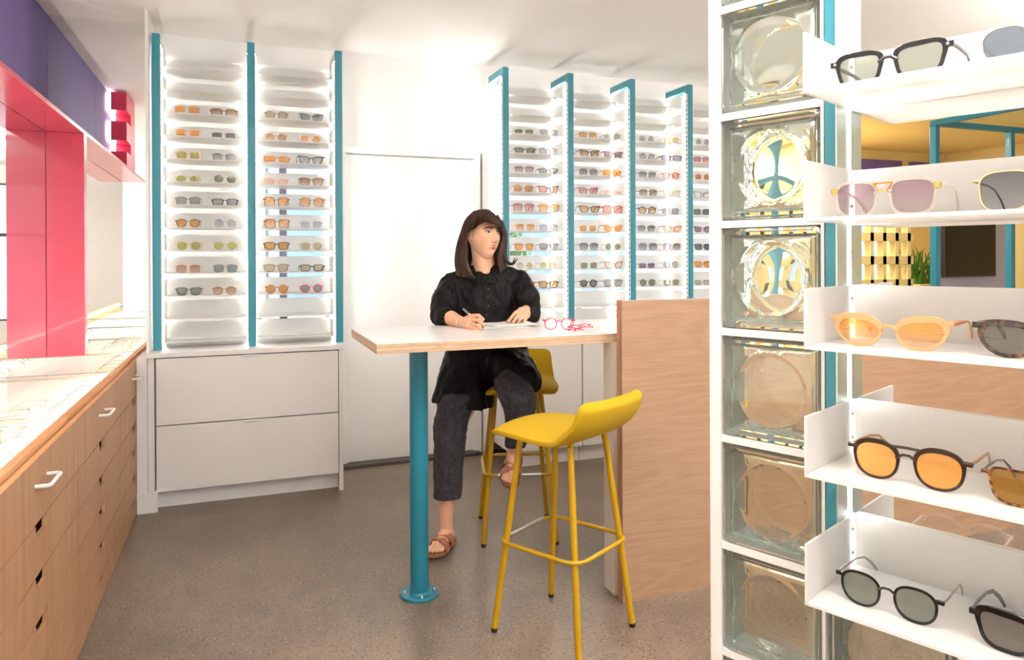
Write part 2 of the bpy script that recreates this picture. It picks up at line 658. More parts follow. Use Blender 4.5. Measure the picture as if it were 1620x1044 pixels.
# planter with strappy leaves in the yellow room
pl = thing('planter', 'green strappy plant in a yellow planter at far right beside the teal post', 'plant', (atY(1460, 455, 5.8).x, 5.8, 0))
pc = atY(1460, 455, 5.8)
MB().box(pc.x - .22, pc.x + .22, 5.65, 5.95, 0, pc.z + .04, .01).build('pot', YELB, pl)
lf = MB()
for i in range(46):
    q = rnd.uniform(0, 2 * PI); lean = rnd.uniform(.05, .3); h = rnd.uniform(.25, .52)
    o = Vector((pc.x + rnd.uniform(-.12, .12), 5.8 + rnd.uniform(-.08, .08), pc.z))
    dr_ = Vector((math.cos(q), math.sin(q), 0))
    lf.tube([o, o + dr_ * lean * .25 + Vector((0, 0, h * .5)), o + dr_ * lean * .7 + Vector((0, 0, h * .85)), o + dr_ * lean + Vector((0, 0, h * .95))], [.012, .014, .009, .001], 6, sx=.25)
lf.build('leaves', plain('strappy_leaf_green', '#5d8f2f', .5), pl)

# ---------------------------------------------------------------- counter along the left wall
ORDN = {1: 'first', 2: 'second', 3: 'third', 4: 'fourth', 5: 'fifth', 6: 'sixth', 7: 'seventh'}
XC = -.53
CGLASS = pane('counter_glass', (252, 254, 252), .011)
GZ = .842
SEAM = [-1.90, -.95, 0.0, .93, 1.90, 2.86, 3.82, YM]
HAND = plain('white_handle', '#ece8e4', .35)
NOTCH = plain('notch_dark', '#38261a', .8)
zr = [.003, .103, .235, .372, .502, .648]
for k in range(len(SEAM) - 1):
    y0, y1 = SEAM[k], SEAM[k + 1]
    if y1 < -.5: continue
    where = {6: 'farthest bay, touching the end mirror', 5: 'second bay from the mirror', 4: 'third bay from the mirror'}.get(k, ORDN[7 - k] + ' bay from the mirror, out of frame')
    cb = thing('drawer_cabinet', 'oak drawer cabinet of the left counter, ' + where, 'cabinet', (-.8, (y0 + y1) / 2, 0), group='oak counter cabinets')
    cs = MB()
    cs.box(-1.028, XC - .022, y0 + .001, y0 + .018, 0, .70); cs.box(-1.028, XC - .022, y1 - .018, y1 - .001, 0, .70)
    cs.box(-1.028, XC - .022, y0 + .018, y1 - .018, .02, .04); cs.box(-1.028, -1.02, y0 + .018, y1 - .018, .04, .70)
    cs.build('carcass', OAKV, cb)
    MB().box(-1.028, XC - .024, y0 + .018, y1 - .018, .716, .733).build('display_tray', plain('tray_white', '#f3f1ee', .5) if 'tray_white' not in bpy.data.materials else bpy.data.materials['tray_white'], cb)
    yc = (y0 + y1) / 2 + (.0 if k != 6 else .02)
    # five plain drawers with a finger notch, one display drawer with a white handle
    for i in range(5):
        f = MB()
        z0, z1 = zr[i] + .0026, zr[i + 1] - .0026
        a, b_ = y0 + .002, y1 - .002
        nw, nh = .062, .036
        poly = [(a, z0), (b_, z0), (b_, z1), (yc + nw, z1), (yc + nw - .012, z1 - nh), (yc - nw + .012, z1 - nh), (yc - nw, z1), (a, z1)]
        f.prism(poly, (XC - .011, 0, 0), (0, 1, 0), (0, 0, 1), (1, 0, 0), .011)
        dw = f.build('drawer', OAKV, cb)
    top = MB().box(XC - .02, XC, y0 + .0015, y1 - .0015, zr[5] + .0015, .828, .001).build('display_drawer', OAKV, cb)
    MB().box(XC - .019, XC - .001, y0 + .002, y1 - .002, .8281, .8289).build('lit_top_edge', OAKE, top, False)  # lighter orange skin; the drawer light's glow is put into its colour
    h = MB()
    hz = .757
    h.tube([(XC, yc - .065, hz), (XC + .03, yc - .065, hz), (XC + .036, yc - .058, hz), (XC + .036, yc + .058, hz), (XC + .03, yc + .065, hz), (XC, yc + .065, hz)], .0058, 10)
    h.build('handle', HAND, top, False)
    MB().box(XC - .052, XC - .026, y0 + .001, y1 - .001, .70, GZ, .001).build('frame_rail', OAKE, cb)
    MB().box(XM + .001, XC - .052, y0 + .002, y1 - .002, GZ - .008, GZ).build('glass_top', CGLASS, cb)
    MB().box(XM + .001, XC - .03, y1 - .006, y1 - .0005, GZ - .009, GZ + .0006).build('glass_joint', plain('joint_grey', '#9a9488', .5) if 'joint_grey' not in bpy.data.materials else bpy.data.materials['joint_grey'], cb)
    MB().box(XC - .066, XC - .054, y0 + .03, y1 - .03, GZ - .036, GZ - .022).build('light_strip', LED if False else emitter('drawer_light', '#fff8ee', 70) if 'drawer_light' not in bpy.data.materials else bpy.data.materials['drawer_light'], cb)

# end mirror and long mirror
struct('mirror_back', MB().box(-1.031, -.487, YM, YM + .012, .70, CEIL), MIRROR)
struct('mirror_left', MB().box(-1.030, XM, 1.93, YM, .735, 2.094), MIRROR)
# pink mirror frame: pilaster and soffit, with the purple bulkhead above
pf = thing('mirror_frame', 'glossy pink frame round the wall mirror above the left counter', 'frame', (-.95, 3.3, .842))
MB().box(XM + .001, -.821, 4.66, YM - .001, .8425, 2.095, .002).build('pilaster', PINK, pf)
MB().box(XM + .001, -.821, 1.93, YM - .001, 2.095, 2.117, .002).build('soffit', PINK, pf)
bh = MB()
for (a, b_) in ((2.2, 3.28), (3.284, YM - .002)):
    bh.box(-1.030, XP, a, b_, 2.118, CEIL - .002, .0015)
struct('trim_6', bh, PURP)
struct('trim_7', MB().box(-1.030, XP - .006, -2.95, 2.2, 2.118, CEIL - .001).box(-1.030, XP - .006, -2.95, 1.93, GZ + .01, 2.118), WHITE)
# crimson sign letter standing off the bulkhead, lit from behind
lt = thing('sign_letter', 'crimson raised sign letter on the purple bulkhead with white light behind it', 'sign', (XP + .03, 2.55, 2.118))
L = MB()
ly = 2.80
poly = [(-.23, 2.118), (.26, 2.118), (.26, 2.262), (.02, 2.262), (.02, 2.352), (.26, 2.352), (.26, 2.508), (.02, 2.508), (.02, 2.598), (.26, 2.598), (.26, 2.742), (-.23, 2.742)]
L.prism([(ly - .26 + p[0], p[1]) for p in poly], (XP + .030, 0, 0), (0, 1, 0), (0, 0, 1), (1, 0, 0), .115)
L.build('letter', CRIM, lt)
MB().prism([(ly - .26 + p[0] * .97 + .004, 2.44 + (p[1] - 2.44) * .97) for p in poly], (XP + .008, 0, 0), (0, 1, 0), (0, 0, 1), (1, 0, 0), .016).build('back_light', emitter('halo_light', '#fff6fb', 14), lt)

# ---------------------------------------------------------------- white drawer cabinet under the left rack
X0, X1, YF = -.478, .572, 4.375
wc = thing('white_drawer_cabinet', 'white cabinet with two wide drawers under the left eyewear rack', 'cabinet', (.05, 4.6, 0))
m = MB()
m.box(X0 + .004, X0 + .035, YF + .012, 4.88, 0, .842); m.box(X1 - .024, X1, YF, 4.88, 0, .842, .001)
m.box(X0 + .035, X1 - .024, YF + .05, 4.88, .10, .83)
m.build('carcass', CABW, wc)
MB().box(X0 + .03, X1 - .024, YF + .075, YF + .095, 0, .10).build('plinth', CABW, wc)
MB().box(X0 - .006, X1 + .006, YF - .012, 4.89, .842, .868, .0015).build('top', CABW, wc)
xm = .06
for (z0, z1) in ((.106, .464), (.470, .836)):
    dw = MB().box(X0 + .045, X1 - .028, YF, YF + .02, z0, z1, .0015).build('drawer', CABW, wc)
    MB().box(xm - .042, xm + .042, YF - .018, YF + .004, z1 - .004, z1 + .0018, .0008).build('pull', LAMI, dw, False)
# filler post between oak counter and cabinet, with its skirting
struct('trim_8', MB().box(-.528, X0 + .002, YF - .004, 4.69, 0, .842), CABW)
struct('baseboard_left', MB().box(-.528, X0 + .052, YF - .016, YF - .0045, 0, .115, .002), CABW)
struct('trim_9', MB().box(-.484, -.470, 4.42, 4.695, .868, CEIL), WHITE)

# ---------------------------------------------------------------- white base cabinets under the right rack
for k, (a, b_, wh) in enumerate(((1.64, 2.155, 'left one, behind the seated person'), (2.16, 2.675, 'middle one, left of the oak desk'), (2.68, 3.6, 'right one, behind the oak desk'))):
    bc = thing('base_cabinet', 'white base cabinet under the right rack, ' + wh, 'cabinet', ((a + b_) / 2, 4.6, 0), group='white base cabinets')
    MB().box(a, b_, YF + .03, 4.88, .11, .842).box(a, b_, YF + .06, YF + .08, 0, .11).build('carcass', CABW, bc)
    MB().box(a + .002, b_ - .002, YF, YF + .02, .113, .838, .0015).build('door', CABW, bc)
struct('trim_10', MB().box(1.615, 4.9, YF - .012, 4.89, .843, .868, .0015), CABW)

# ---------------------------------------------------------------- eyewear racks
PITCH = .1315
Z9 = 1.172            # floor of the ninth row
ROWZ = [Z9 + PITCH * (9 - r) for r in range(-1, 12)]     # rows -1..11 (1..9 carry glasses)
NOTCHM = plain('standard_white', '#f1efec', .4)


def rack(name, label, posts, ends, zb, loc, arm):
    t = thing(name, label, 'rack', loc)
    top = 2.655
    for i, x in enumerate(posts):
        p = MB().box(x - .0205, x + .0205, 4.5, 4.545, zb, top, .0015)
        po = p.build('post', TEAL, t)
        s = MB()
        for sx in (-1, 1):
            xs = x + sx * .0225
            s.box(xs - .002, xs + .002, 4.505, 4.530, zb + .02, top - .07)
        sl = s
        s.cur = 1
        z = zb + .08
        while z < top - .12:
            for sx in (-1, 1):
                xs = x + sx * .0248
                sl.box(xs - .0006, xs + .0006, 4.508, 4.527, z, z + .012)
            z += .0329
        s.build('slotted_standard', [NOTCHM, plain('slot_teal', '#5f8f97', .6) if 'slot_teal' not in bpy.data.materials else bpy.data.materials['slot_teal']], po, False)
        MB().box(x - .0205, x + .0205, 4.545, 4.80, top - .045, top, .0015).build('top_arm', arm, t)
        u = MB().box(x - .015, x + .015, 4.785, 4.815, zb, top - .045).build('upright', WHITE, t)
        ld = MB()
        for sx in (-1, 1):
            if (i == 0 and sx < 0 and ends[0]) or (i == len(posts) - 1 and sx > 0 and ends[1]): continue
            ld.box(x + sx * .0232 - .002, x + sx * .0232 + .002, 4.756, 4.774, zb + .02, top - .06)
            ld.box(x + sx * .0215 - .0008, x + sx * .0215 + .0018, 4.5335, 4.5445, zb + .02, top - .06)  # extra front strip, added to brighten the back panels
        ld.build('light_strip', LED, t)
    for i in range(len(posts) - 1):
        xa, xb = posts[i] + .028, posts[i + 1] - .028
        for r, z in zip(range(-1, 12), ROWZ):
            s = MB()
            s.box(xa, xb, 4.532, 4.782, z - .006, z)                  # floor
            s.box(xa, xb, 4.775, 4.782, z, z + .095)                  # back panel
            s.box(xa, xa + .005, 4.532, 4.775, z, z + .095); s.box(xb - .005, xb, 4.532, 4.775, z, z + .095)
            s.build('shelf', ACRY, t)
        MB().box(xa, xb, 4.78, 4.80, 2.565, 2.60).build('top_rail', WHITE, t)
        MB().box(xa, xb, 4.70, 4.78, zb, zb + .045).build('bottom_rail', WHITE, t)
    return t


LP = [-.438, .066, .571]
RP = [1.662, 2.140, 2.627, 3.112, 3.597]
rack('eyewear_rack', 'tall teal posted eyewear rack with two lit bays at left, above the white drawers', LP, (True, True), .868, (.066, 4.65, .868), WHITE)
rack('eyewear_rack', 'wide teal posted eyewear rack in front of the back window, right of the door', RP, (False, False), .868, (2.62, 4.65, .868), TEAL)

# ---------------------------------------------------------------- high table and oak desk
TZ = 1.07


def ply_mat():
    t = NT('plywood_edge')
    v = t.coord(scale=(1.5, 1.5, 150))
    n1 = t.noise(v, 1.0, 2, .4)
    n2 = t.noise(t.coord(scale=(8, 8, 60)), 3, 4, .6)
    mx = t.n('ShaderNodeMix', data_type='FLOAT'); mx.inputs['Factor'].default_value = .35
    t.l(n1, mx.inputs['A']); t.l(n2, mx.inputs['B'])
    b = t.bsdf(); b.inputs['Roughness'].default_value = .5
    t.l(t.ramp(mx.outputs['Result'], [(.36, srgb('#a98a6e')), (.5, srgb('#bd9f80')), (.62, srgb('#ccb195'))]), b.inputs['Base Color'])
    return t.surf(b.outputs[0])


tb = thing('high_table', 'white topped high table with plywood edge on a round teal pole', 'table', (.684, 2.9, 0))
tx0, tx1, ty0, ty1 = .462, 2.9, 2.615, 3.245
tp = MB().box(tx0, tx1, ty0, ty1, TZ - .037, TZ - .0012, .0006).build('tabletop', ply_mat(), tb)
MB().box(tx0 + .0003, tx1, ty0 + .0003, ty1, TZ - .0012, TZ).build('laminate', LAMI, tp, False)
po = MB().lathe((.684, 2.9, .012), [(.0375, 0), (.0375, TZ - .037 - .012)], 32).build('pole', TEALD, tb, smooth=True)
MB().lathe((.684, 2.9, .012), [(.0425, 0), (.041, .004), (.0376, .007)], 32).build('weld_collar', TEALD, po, False, smooth=True)
MB().lathe((.684, 2.9, 0), [(.0775, 0), (.0785, .002), (.0785, .010), (.077, .012)], 40).build('base_plate', TEALD, tb, smooth=True)
for q in (25, 115, 205, 295):
    a = math.radians(q + 60)
    c = (.684 + .061 * math.cos(a), 2.9 + .061 * math.sin(a), .012)
    MB().lathe(c, [(.007, 0), (.007, .003), (.0055, .008), (.003, .011), (.0008, .012)], 12).build('bolt', STEEL, tb, smooth=True)

dk = thing('reception_desk', 'oak veneered reception desk front joined to the right end of the table', 'desk', (3.2, 2.55, 0))
MB().box(1.421, 5.2, 2.527, 2.549, 0, 1.208, .001).build('front_panel', OAKF, dk)
MB().box(1.4205, 1.44, 2.549, 2.569, 0, 1.208, .001).build('edge_lipping', wood('oak_lipping', '#a87450', '#bd8660', '#c9946c', scale=(14, 14, 1)), dk)
MB().box(1.44, 5.2, 2.549, 2.60, .01, 1.205).build('inner_panel', WHITE, dk)
MB().box(1.425, 1.452, 2.602, 2.69, 0, TZ - .0375, .001).build('end_leg', plain('warm_white_panel', '#ddd5cb', .5), dk)
MB().box(4.9, 5.2, 2.6, 3.3, 0, TZ - .038).build('end_leg', WHITE, dk)


# ---------------------------------------------------------------- bar stools
def bar_stool(label, loc, rz):
    t = thing('bar_stool', label, 'stool', loc, (0, 0, rz), 'yellow bar stools')
    hw, hd, zt = .176, .188, .718       # foot half spacing; +y is the front of the stool
    tw, td = .112, .112
    for sx in (-1, 1):
        for sy in (-1, 1):
            f = Vector((sx * hw, sy * hd, .012)); k = Vector((sx * tw, sy * td, zt))
            d = (k - f).normalized()
            pts = [f, f.lerp(k, .5), k - d * .02, k + d * .012 + Vector((-sx * .004, 0, 0)), k + Vector((-sx * .02, 0, .026)), k + Vector((-sx * .05, 0, .030))]
            lg = MB().tube(pts, .0118, 14).build('leg', YELLM, t, False, smooth=True)
            MB().tube([f - d * .012, f + d * .004], [.0105, .0124], 12).build('foot_cap', DARK, lg, False)
    # foot ring
    def ringpt(z):
        a, b = .170, .180
        r = .058
        P = []
        for cx_, cy_, q0 in ((a - r, b - r, 0), (-a + r, b - r, 90), (-a + r, -b + r, 180), (a - r, -b + r, 270)):
            for j in range(6):
                q = math.radians(q0 + 90 * j / 5)
                P.append((cx_ + r * math.cos(q), cy_ + r * math.sin(q), z))
        return P
    rg = MB().tube(ringpt(.338), .0075, 10, closed=True).build('foot_ring', YELLM, t, False, smooth=True)
    MB().tube([(-.105, .180, .338), (.105, .180, .338)], .0081, 10).build('kick_sleeve', STEEL, rg, False, smooth=True)
    tag(rg.children[0], 'bare steel sleeve')
    # upholstered shell seat
    prof = [(.212, .727), (.205, .737), (.17, .748), (.10, .750), (.02, .7455), (-.06, .743), (-.12, .747), (-.165, .760), (-.195, .783), (-.213, .813), (-.222, .838), (-.228, .857), (-.231, .866), (-.232, .870)]
    wid = [.155, .172, .19, .203, .208, .210, .210, .209, .208, .207, .206, .200, .186, .160]
    nu = 17
    top, bot = [], []
    for i, ((y, z), w) in enumerate(zip(prof, wid)):
        a, b = prof[max(i - 1, 0)], prof[min(i + 1, len(prof) - 1)]
        tv_ = Vector((0, b[0] - a[0], b[1] - a[1])).normalized()
        nrm = Vector((0, tv_.z, -tv_.y))
        if nrm.z < 0 and i < 8: nrm = -nrm
        if i >= 8 and nrm.y < 0: nrm = -nrm
        for j in range(nu):
            u = -1 + 2 * j / (nu - 1)
            s = math.sin(u * PI / 2)
            edge = 1 - abs(s) ** 6
            side = -.020 * abs(s) ** 2.2 if i < 7 else 0
            back = .022 * abs(s) ** 2 if i >= 7 else (.008 * abs(s) ** 2 if i == 6 else 0)
            c = Vector((s * w, y + back * (1 - .0 * s), z + side + .024))
            th = .036 * (.45 + .55 * edge) * (1 if 0 < i < len(prof) - 2 else .5)
            top.append(c + nrm * .0)
            bot.append(c - nrm * th)
    m = MB()
    n1 = len(top)
    rows = len(prof)
    fs = []
    for i in range(rows - 1):
        for j in range(nu - 1):
            a = i * nu + j
            fs.append((a, a + 1, a + nu + 1, a + nu))
            fs.append((n1 + a, n1 + a + nu, n1 + a + nu + 1, n1 + a + 1))
    for i in range(rows - 1):
        for j in (0, nu - 1):
            a = i * nu + j
            fs.append((a, a + nu, n1 + a + nu, n1 + a) if j == 0 else (a, n1 + a, n1 + a + nu, a + nu))
    for j in range(nu - 1):
        for i in (0, rows - 1):
            a = i * nu + j
            fs.append((a, n1 + a, n1 + a + 1, a + 1) if i == 0 else (a, a + 1, n1 + a + 1, n1 + a))
    m.add(top + bot, fs)
    st = m.build('seat', YELLF, t, False, smooth=False)
    st.data.polygons.foreach_set('use_smooth', [True] * len(st.data.polygons))
    sd = st.modifiers.new('subdivision', 'SUBSURF'); sd.levels = 2; sd.render_levels = 2
    return t


sa = bar_stool('yellow upholstered bar stool in front, standing before the oak desk end', (1.12, 2.436, 0), math.atan2(.495, .868))
sb = bar_stool('yellow upholstered bar stool behind the table, carrying the seated person', (1.305, 3.40, 0), math.atan2(.28, -.96) )
# ---------------------------------------------------------------- near rack and glass block pier (their own axes)
tN = math.radians(-23.4)
ND = Vector((-math.sin(tN), -math.cos(tN), 0))     # along the wall towards the camera side (right in the photo)
NN = Vector((math.cos(tN), -math.sin(tN), 0))      # through the wall, away from the camera
NP = Vector((0.848, 1.135, 0))


def nw(a, n, z=0):
    return NP + ND * a + NN * n + Vector((0, 0, z))


NROT = math.atan2(ND.y, ND.x)
PIER = thing('glass_block_pier', 'pier of stacked clear glass blocks with white joints beside the near rack', 'pier', NP)
BLK = glass('block_glass', '#fbfdfb', 1.45)
MORT = plain('white_mortar', '#edeae6', .7, bumpy=.2, bscale=300)
BP, BS, BT = .2017, .1865, .082


def rrect(w, h, r, n=4):
    P = []
    for cx_, cy_, q0 in ((w - r, h - r, 0), (-w + r, h - r, 90), (-w + r, -h + r, 180), (w - r, -h + r, 270)):
        for j in range(n + 1):
            q = math.radians(q0 + 90 * j / n)
            P.append((cx_ + r * math.cos(q), cy_ + r * math.sin(q)))
    return P


def block_mesh():
    """hollow block: outer skin and an inner void whose two faces carry a round moulded lens ring"""
    m = MB()
    h = BS / 2
    # outer skin: x along wall, y through, z up, centred
    rings = []
    for (y, ins, r) in ((-BT / 2, .006, .010), (-BT / 2 + .004, .001, .012), (-BT / 2 + .012, 0, .012), (BT / 2 - .012, 0, .012), (BT / 2 - .004, .001, .012), (BT / 2, .006, .010)):
        rings.append([(p[0], y, p[1]) for p in rrect(h - ins, h - ins, r)])
    m.loft(rings)
    # inner void
    wv = h - .013
    N = 44
    def face(y0, sgn):
        g = []
        for i in range(N + 1):
            for j in range(N + 1):
                x = -1 + 2 * i / N; z = -1 + 2 * j / N
                # square grid, denser ring from a moulded profile
                X, Z = x * wv, z * wv
                r = math.hypot(X, Z)
                d = .0026 * math.exp(-((r - .068) / .0032) ** 2)
                e = max(abs(x), abs(z))
                d *= 1 - max(0, (e - .93) / .07)
                d += .00012 * math.sin(X * 75 + sgn) * math.sin(Z * 60 + 2 * sgn)
                edge = max(0, (e - .9) / .1) ** 2 * .006
                g.append((X, y0 + sgn * (d - edge) * -1, Z))
        return g
    yv = BT / 2 - .010
    A, B = face(-yv, 1), face(yv, -1)
    k = len(A)
    fs = []
    n1 = N + 1
    for i in range(N):
        for j in range(N):
            a = i * n1 + j
            fs.append((a, a + n1, a + n1 + 1, a + 1))
            fs.append((k + a, k + a + 1, k + a + n1 + 1, k + a + n1))
    border = [i * n1 for i in range(N)] + [N * n1 + j for j in range(N)] + [i * n1 + N for i in range(N, 0, -1)] + [j for j in range(N, 0, -1)]
    for q in range(len(border)):
        a, b = border[q], border[(q + 1) % len(border)]
        fs.append((a, b, k + b, k + a))
    nouter_f = len(m.f)
    m.add(A + B, fs)
    me = bpy.data.meshes.new('glass_block')
    me.from_pydata(m.v, [], m.f)
    bm = bmesh.new(); bm.from_mesh(me)
    bm.faces.ensure_lookup_table()
    outer = [f for f in bm.faces if f.index < nouter_f]
    inner = [f for f in bm.faces if f.index >= nouter_f]
    bmesh.ops.recalc_face_normals(bm, faces=outer)
    bmesh.ops.recalc_face_normals(bm, faces=inner)
    # void normals must point into the void
    cen = sum((f.calc_center_median() for f in inner), Vector()) / len(inner)
    f0 = max(inner, key=lambda f: f.calc_center_median().y)
    if f0.normal.y > 0: bmesh.ops.reverse_faces(bm, faces=inner)
    f1 = max(outer, key=lambda f: f.calc_center_median().y)
    if f1.normal.y < 0: bmesh.ops.reverse_faces(bm, faces=outer)
    bm.to_mesh(me); bm.free()
    me.set_sharp_from_angle(angle=math.radians(35))
    me.polygons.foreach_set('use_smooth', [p.index >= nouter_f for p in me.polygons])
    me.materials.append(BLK); me.materials.append(plain('block_edge_coat', '#d9ddd8', .6))
    for p in me.polygons:
        c = p.center
        if max(abs(c.x), abs(c.z)) > h - .0035 and abs(c.y) < BT / 2 - .003: p.material_index = 1
    return me


BME = block_mesh()
ztops = [.829 + BP * k for k in range(-3, 7)]
cells = [(0, z - BS / 2) for z in ztops] + [(c, z - BS / 2) for c in (1, 2, 3) for z in ztops[2:4]]
NR = (0, 0, NROT)
for c, z in cells:
    o = bpy.data.objects.new('glass_block', BME); COL.objects.link(o)
    o.parent = PIER
    o.location = nw(.0033 + BS / 2 + c * BP, BT / 2 + .001, z) - NP
    o.rotation_euler = NR
mo = MB()
EX = Vector((0, 0, 1))
def nbox(mb, a0, a1, n0, n1, z0, z1, c=0):
    return mb.obox(NP, ND, NN, EX, (a0, a1), (n0, n1), (z0, z1), c)
n0, n1 = .0, BT + .002
top = ztops[-1] + .4
nbox(mo, -.022, .0022, -.002, n1 + .002, 0, top, .004)                       # white end strip
a1 = .0033 + BS + .0012
nbox(mo, a1, a1 + .0055, n0 + .001, n1, 0, top)
for z in ztops:
    nbox(mo, .0022, a1, n0 + .002, n1, z + .0008, z + BP - BS - .0008)
nbox(mo, .0022, a1, n0 + .002, n1, 0, ztops[0] - BS - .0008)
nbox(mo, .0022, a1, n0 + .002, n1, ztops[-1] + .016, top)
for c in (1, 2, 3):
    a = c * BP
    nbox(mo, a + a1, a + a1 + BP - BS - .0024, n0 + .002, n1, ztops[1], ztops[3] + .0008)
for z in ztops[1:3]:
    nbox(mo, a1 + .0055, 1.2, n0 + .002, n1, z + .0008, z + BP - BS - .0008)
nbox(mo, a1 + .0055, 1.2, n0 - .002, n1 + .002, ztops[3] + .0008, ztops[3] + .012)
nbox(mo, a1 + .0055, 1.2, n0 + .002, n1, 0, ztops[1])
nbox(mo, 3 * BP + a1 + .012, 1.2, n0 + .002, n1, ztops[1], ztops[3])
mo.build('mortar', MORT, PIER)

NRK = thing('display_rack', 'near eyewear rack of open white shelves at right beside the glass blocks', 'rack', nw(.7, .05, .84))
AL = plain('aluminium_channel', '#c9d6d6', .3, metal=.6)
AS = .2248
ZB = [.853 + .1955 * k for k in range(5)]
for a in (AS, 1.11):
    m = MB(); nbox(m, a - .0265, a - .004, .0, .030, .842, 1.90, .001); nbox(m, a - .0265, a - .004, .052, .088, .842, 1.90, .001)
    m.build('post', TEAL, NRK)
    m = MB(); nbox(m, a - .022, a - .0045, .030, .052, .842, 1.90)
    nbox(m, a - .004, a - .0015, -.012, .030, .842, 1.90); nbox(m, a - .004, a - .0015, .047, .094, .842, 1.90)
    m.build('channel', AL, NRK)
    m = MB(); nbox(m, a - .0045, a - .0012, .031, .046, .845, 1.90)
    m.build('light_strip', LED, NRK)
    m = MB(); nbox(m, a - .0265, a + .02, -.004, .30, 1.90, 1.935, .001)
    m.build('top_arm', TEAL, NRK)
SCR = plain('screw_steel', '#a9a9a6', .35, metal=1)
for k, z in enumerate(ZB):
    for side in (0, 1):
        m = MB()
        na, nb = (-.1433, .054) if side == 0 else (.060, .235)
        pn = (.050, .054) if side == 0 else (.060, .064)
        zt = z + .088
        zf = z + (.018 if side == 1 and k == 0 else 0)
        nbox(m, AS, 1.10, na, nb, zf - .005, zf)                       # floor
        nbox(m, AS, 1.10, pn[0], pn[1], z, zt)                      # back panel
        nbox(m, AS, AS + .004, na, nb, z, zt); nbox(m, 1.096, 1.10, na, nb, z, zt)
        s = m.build('shelf', ACRY, NRK)
        if side == 0:
            for zz in (z + .026, z + .066):
                MB().lathe(nw(AS + .004, .033, zz), [(.0032, 0), (.0032, .002), (.002, .0032), (.0006, .0034)], 12, axis=ND).build('screw', SCR, s, False)

# ---------------------------------------------------------------- spectacles
LENS_CACHE, FRAME_CACHE = {}, {}
NAMED = {
    'black': '#120f10', 'dark tortoise': '#3c2418', 'tortoise': '#6b4128', 'brown': '#5a3725', 'amber': '#b9692a', 'clear': None,
    'gold': '#cbb48c', 'silver': '#b5b3ae', 'pink': '#e79a92', 'peach': '#efb682', 'dark brown': '#2b1810', 'red': '#b33038', 'hot pink': '#e0395f',
    'green': '#2f3c22', 'olive': '#6d6434', 'grey': '#6b6a6c', 'blue': '#4d6272', 'navy': '#2f3044', 'orange': '#c9712b',
    'burgundy': '#6b2f36', 'tan': '#b08a64', 'rose gold': '#cf9079', 'purple': '#4b4560', 'yellow': '#d5c38a', 'lilac': '#b9b3c4'}
LENSC = {'orange': ('#d98437', .82), 'brown': ('#9a6238', .8), 'amber': ('#b57a35', .8), 'grey': ('#8b8b8e', .8), 'dark grey': ('#55555a', .85),
         'green': ('#5c664e', .85), 'olive': ('#9c9a48', .8), 'tan': ('#b19c78', .7), 'blue': ('#8f98ad', .7), 'pink': ('#d98f86', .7), 'peach': ('#e8b79d', .6),
         'mauve': ('#8d6c78', .75), 'lavender': ('#a29cb3', .65), 'red': ('#b0656a', .7), 'clear': ('#f1efec', .12), 'yellow': ('#cdb877', .6), 'teal grey': ('#6f7d80', .8),
         'plum': ('#6d5468', .8), 'bright orange': ('#ea9a3c', .85), 'bronze': ('#8d5f1e', .9), 'smoke': ('#6b655d', .9), 'green grey': ('#6e7266', .92), 'slate': ('#48535d', .9)}


def frame_mat(col):
    if col not in FRAME_CACHE:
        if col == 'clear':
            t = NT('frame_clear_acetate')
            a = t.n('ShaderNodeBsdfTransparent'); a.inputs['Color'].default_value = srgb('#f6efe9')
            b = t.bsdf(); b.inputs['Base Color'].default_value = srgb('#e9ded6'); b.inputs['Roughness'].default_value = .12
            lw = t.n('ShaderNodeLayerWeight'); lw.inputs['Blend'].default_value = .35
            mr = t.n('ShaderNodeMapRange'); mr.inputs['To Min'].default_value = .16; mr.inputs['To Max'].default_value = .8
            t.l(lw.outputs['Facing'], mr.inputs['Value'])
            mx = t.n('ShaderNodeMixShader'); t.l(mr.outputs['Result'], mx.inputs[0])
            t.l(a.outputs[0], mx.inputs[1]); t.l(b.outputs[0], mx.inputs[2])
            FRAME_CACHE[col] = t.surf(mx.outputs[0])
        elif 'tortoise' in col:
            t = NT('frame_' + col.replace(' ', '_'))
            n1 = t.noise(t.coord(), 95, 2)
            d = {'dark tortoise': ('#1c1210', '#3a2216', '#7a4a22'), 'tortoise': ('#3b2114', '#764726', '#b98248')}.get(col)
            b = t.bsdf(); b.inputs['Roughness'].default_value = .15
            t.l(t.ramp(n1, [(.42, srgb(d[0])), (.55, srgb(d[1])), (.68, srgb(d[2]))]), b.inputs['Base Color'])
            FRAME_CACHE[col] = t.surf(b.outputs[0])
        else:
            met = col in ('gold', 'silver', 'rose gold')
            FRAME_CACHE[col] = plain('frame_' + col.replace(' ', '_'), NAMED[col], .25 if met else .18, metal=.8 if met else 0)
            if col in ('peach', 'pink', 'hot pink', 'orange', 'red', 'yellow', 'lilac'):      # see-through acetate lets light on
                FRAME_CACHE[col] = translucent('frame_' + col.replace(' ', '_'), NAMED[col], .35, .15)
    return FRAME_CACHE[col]


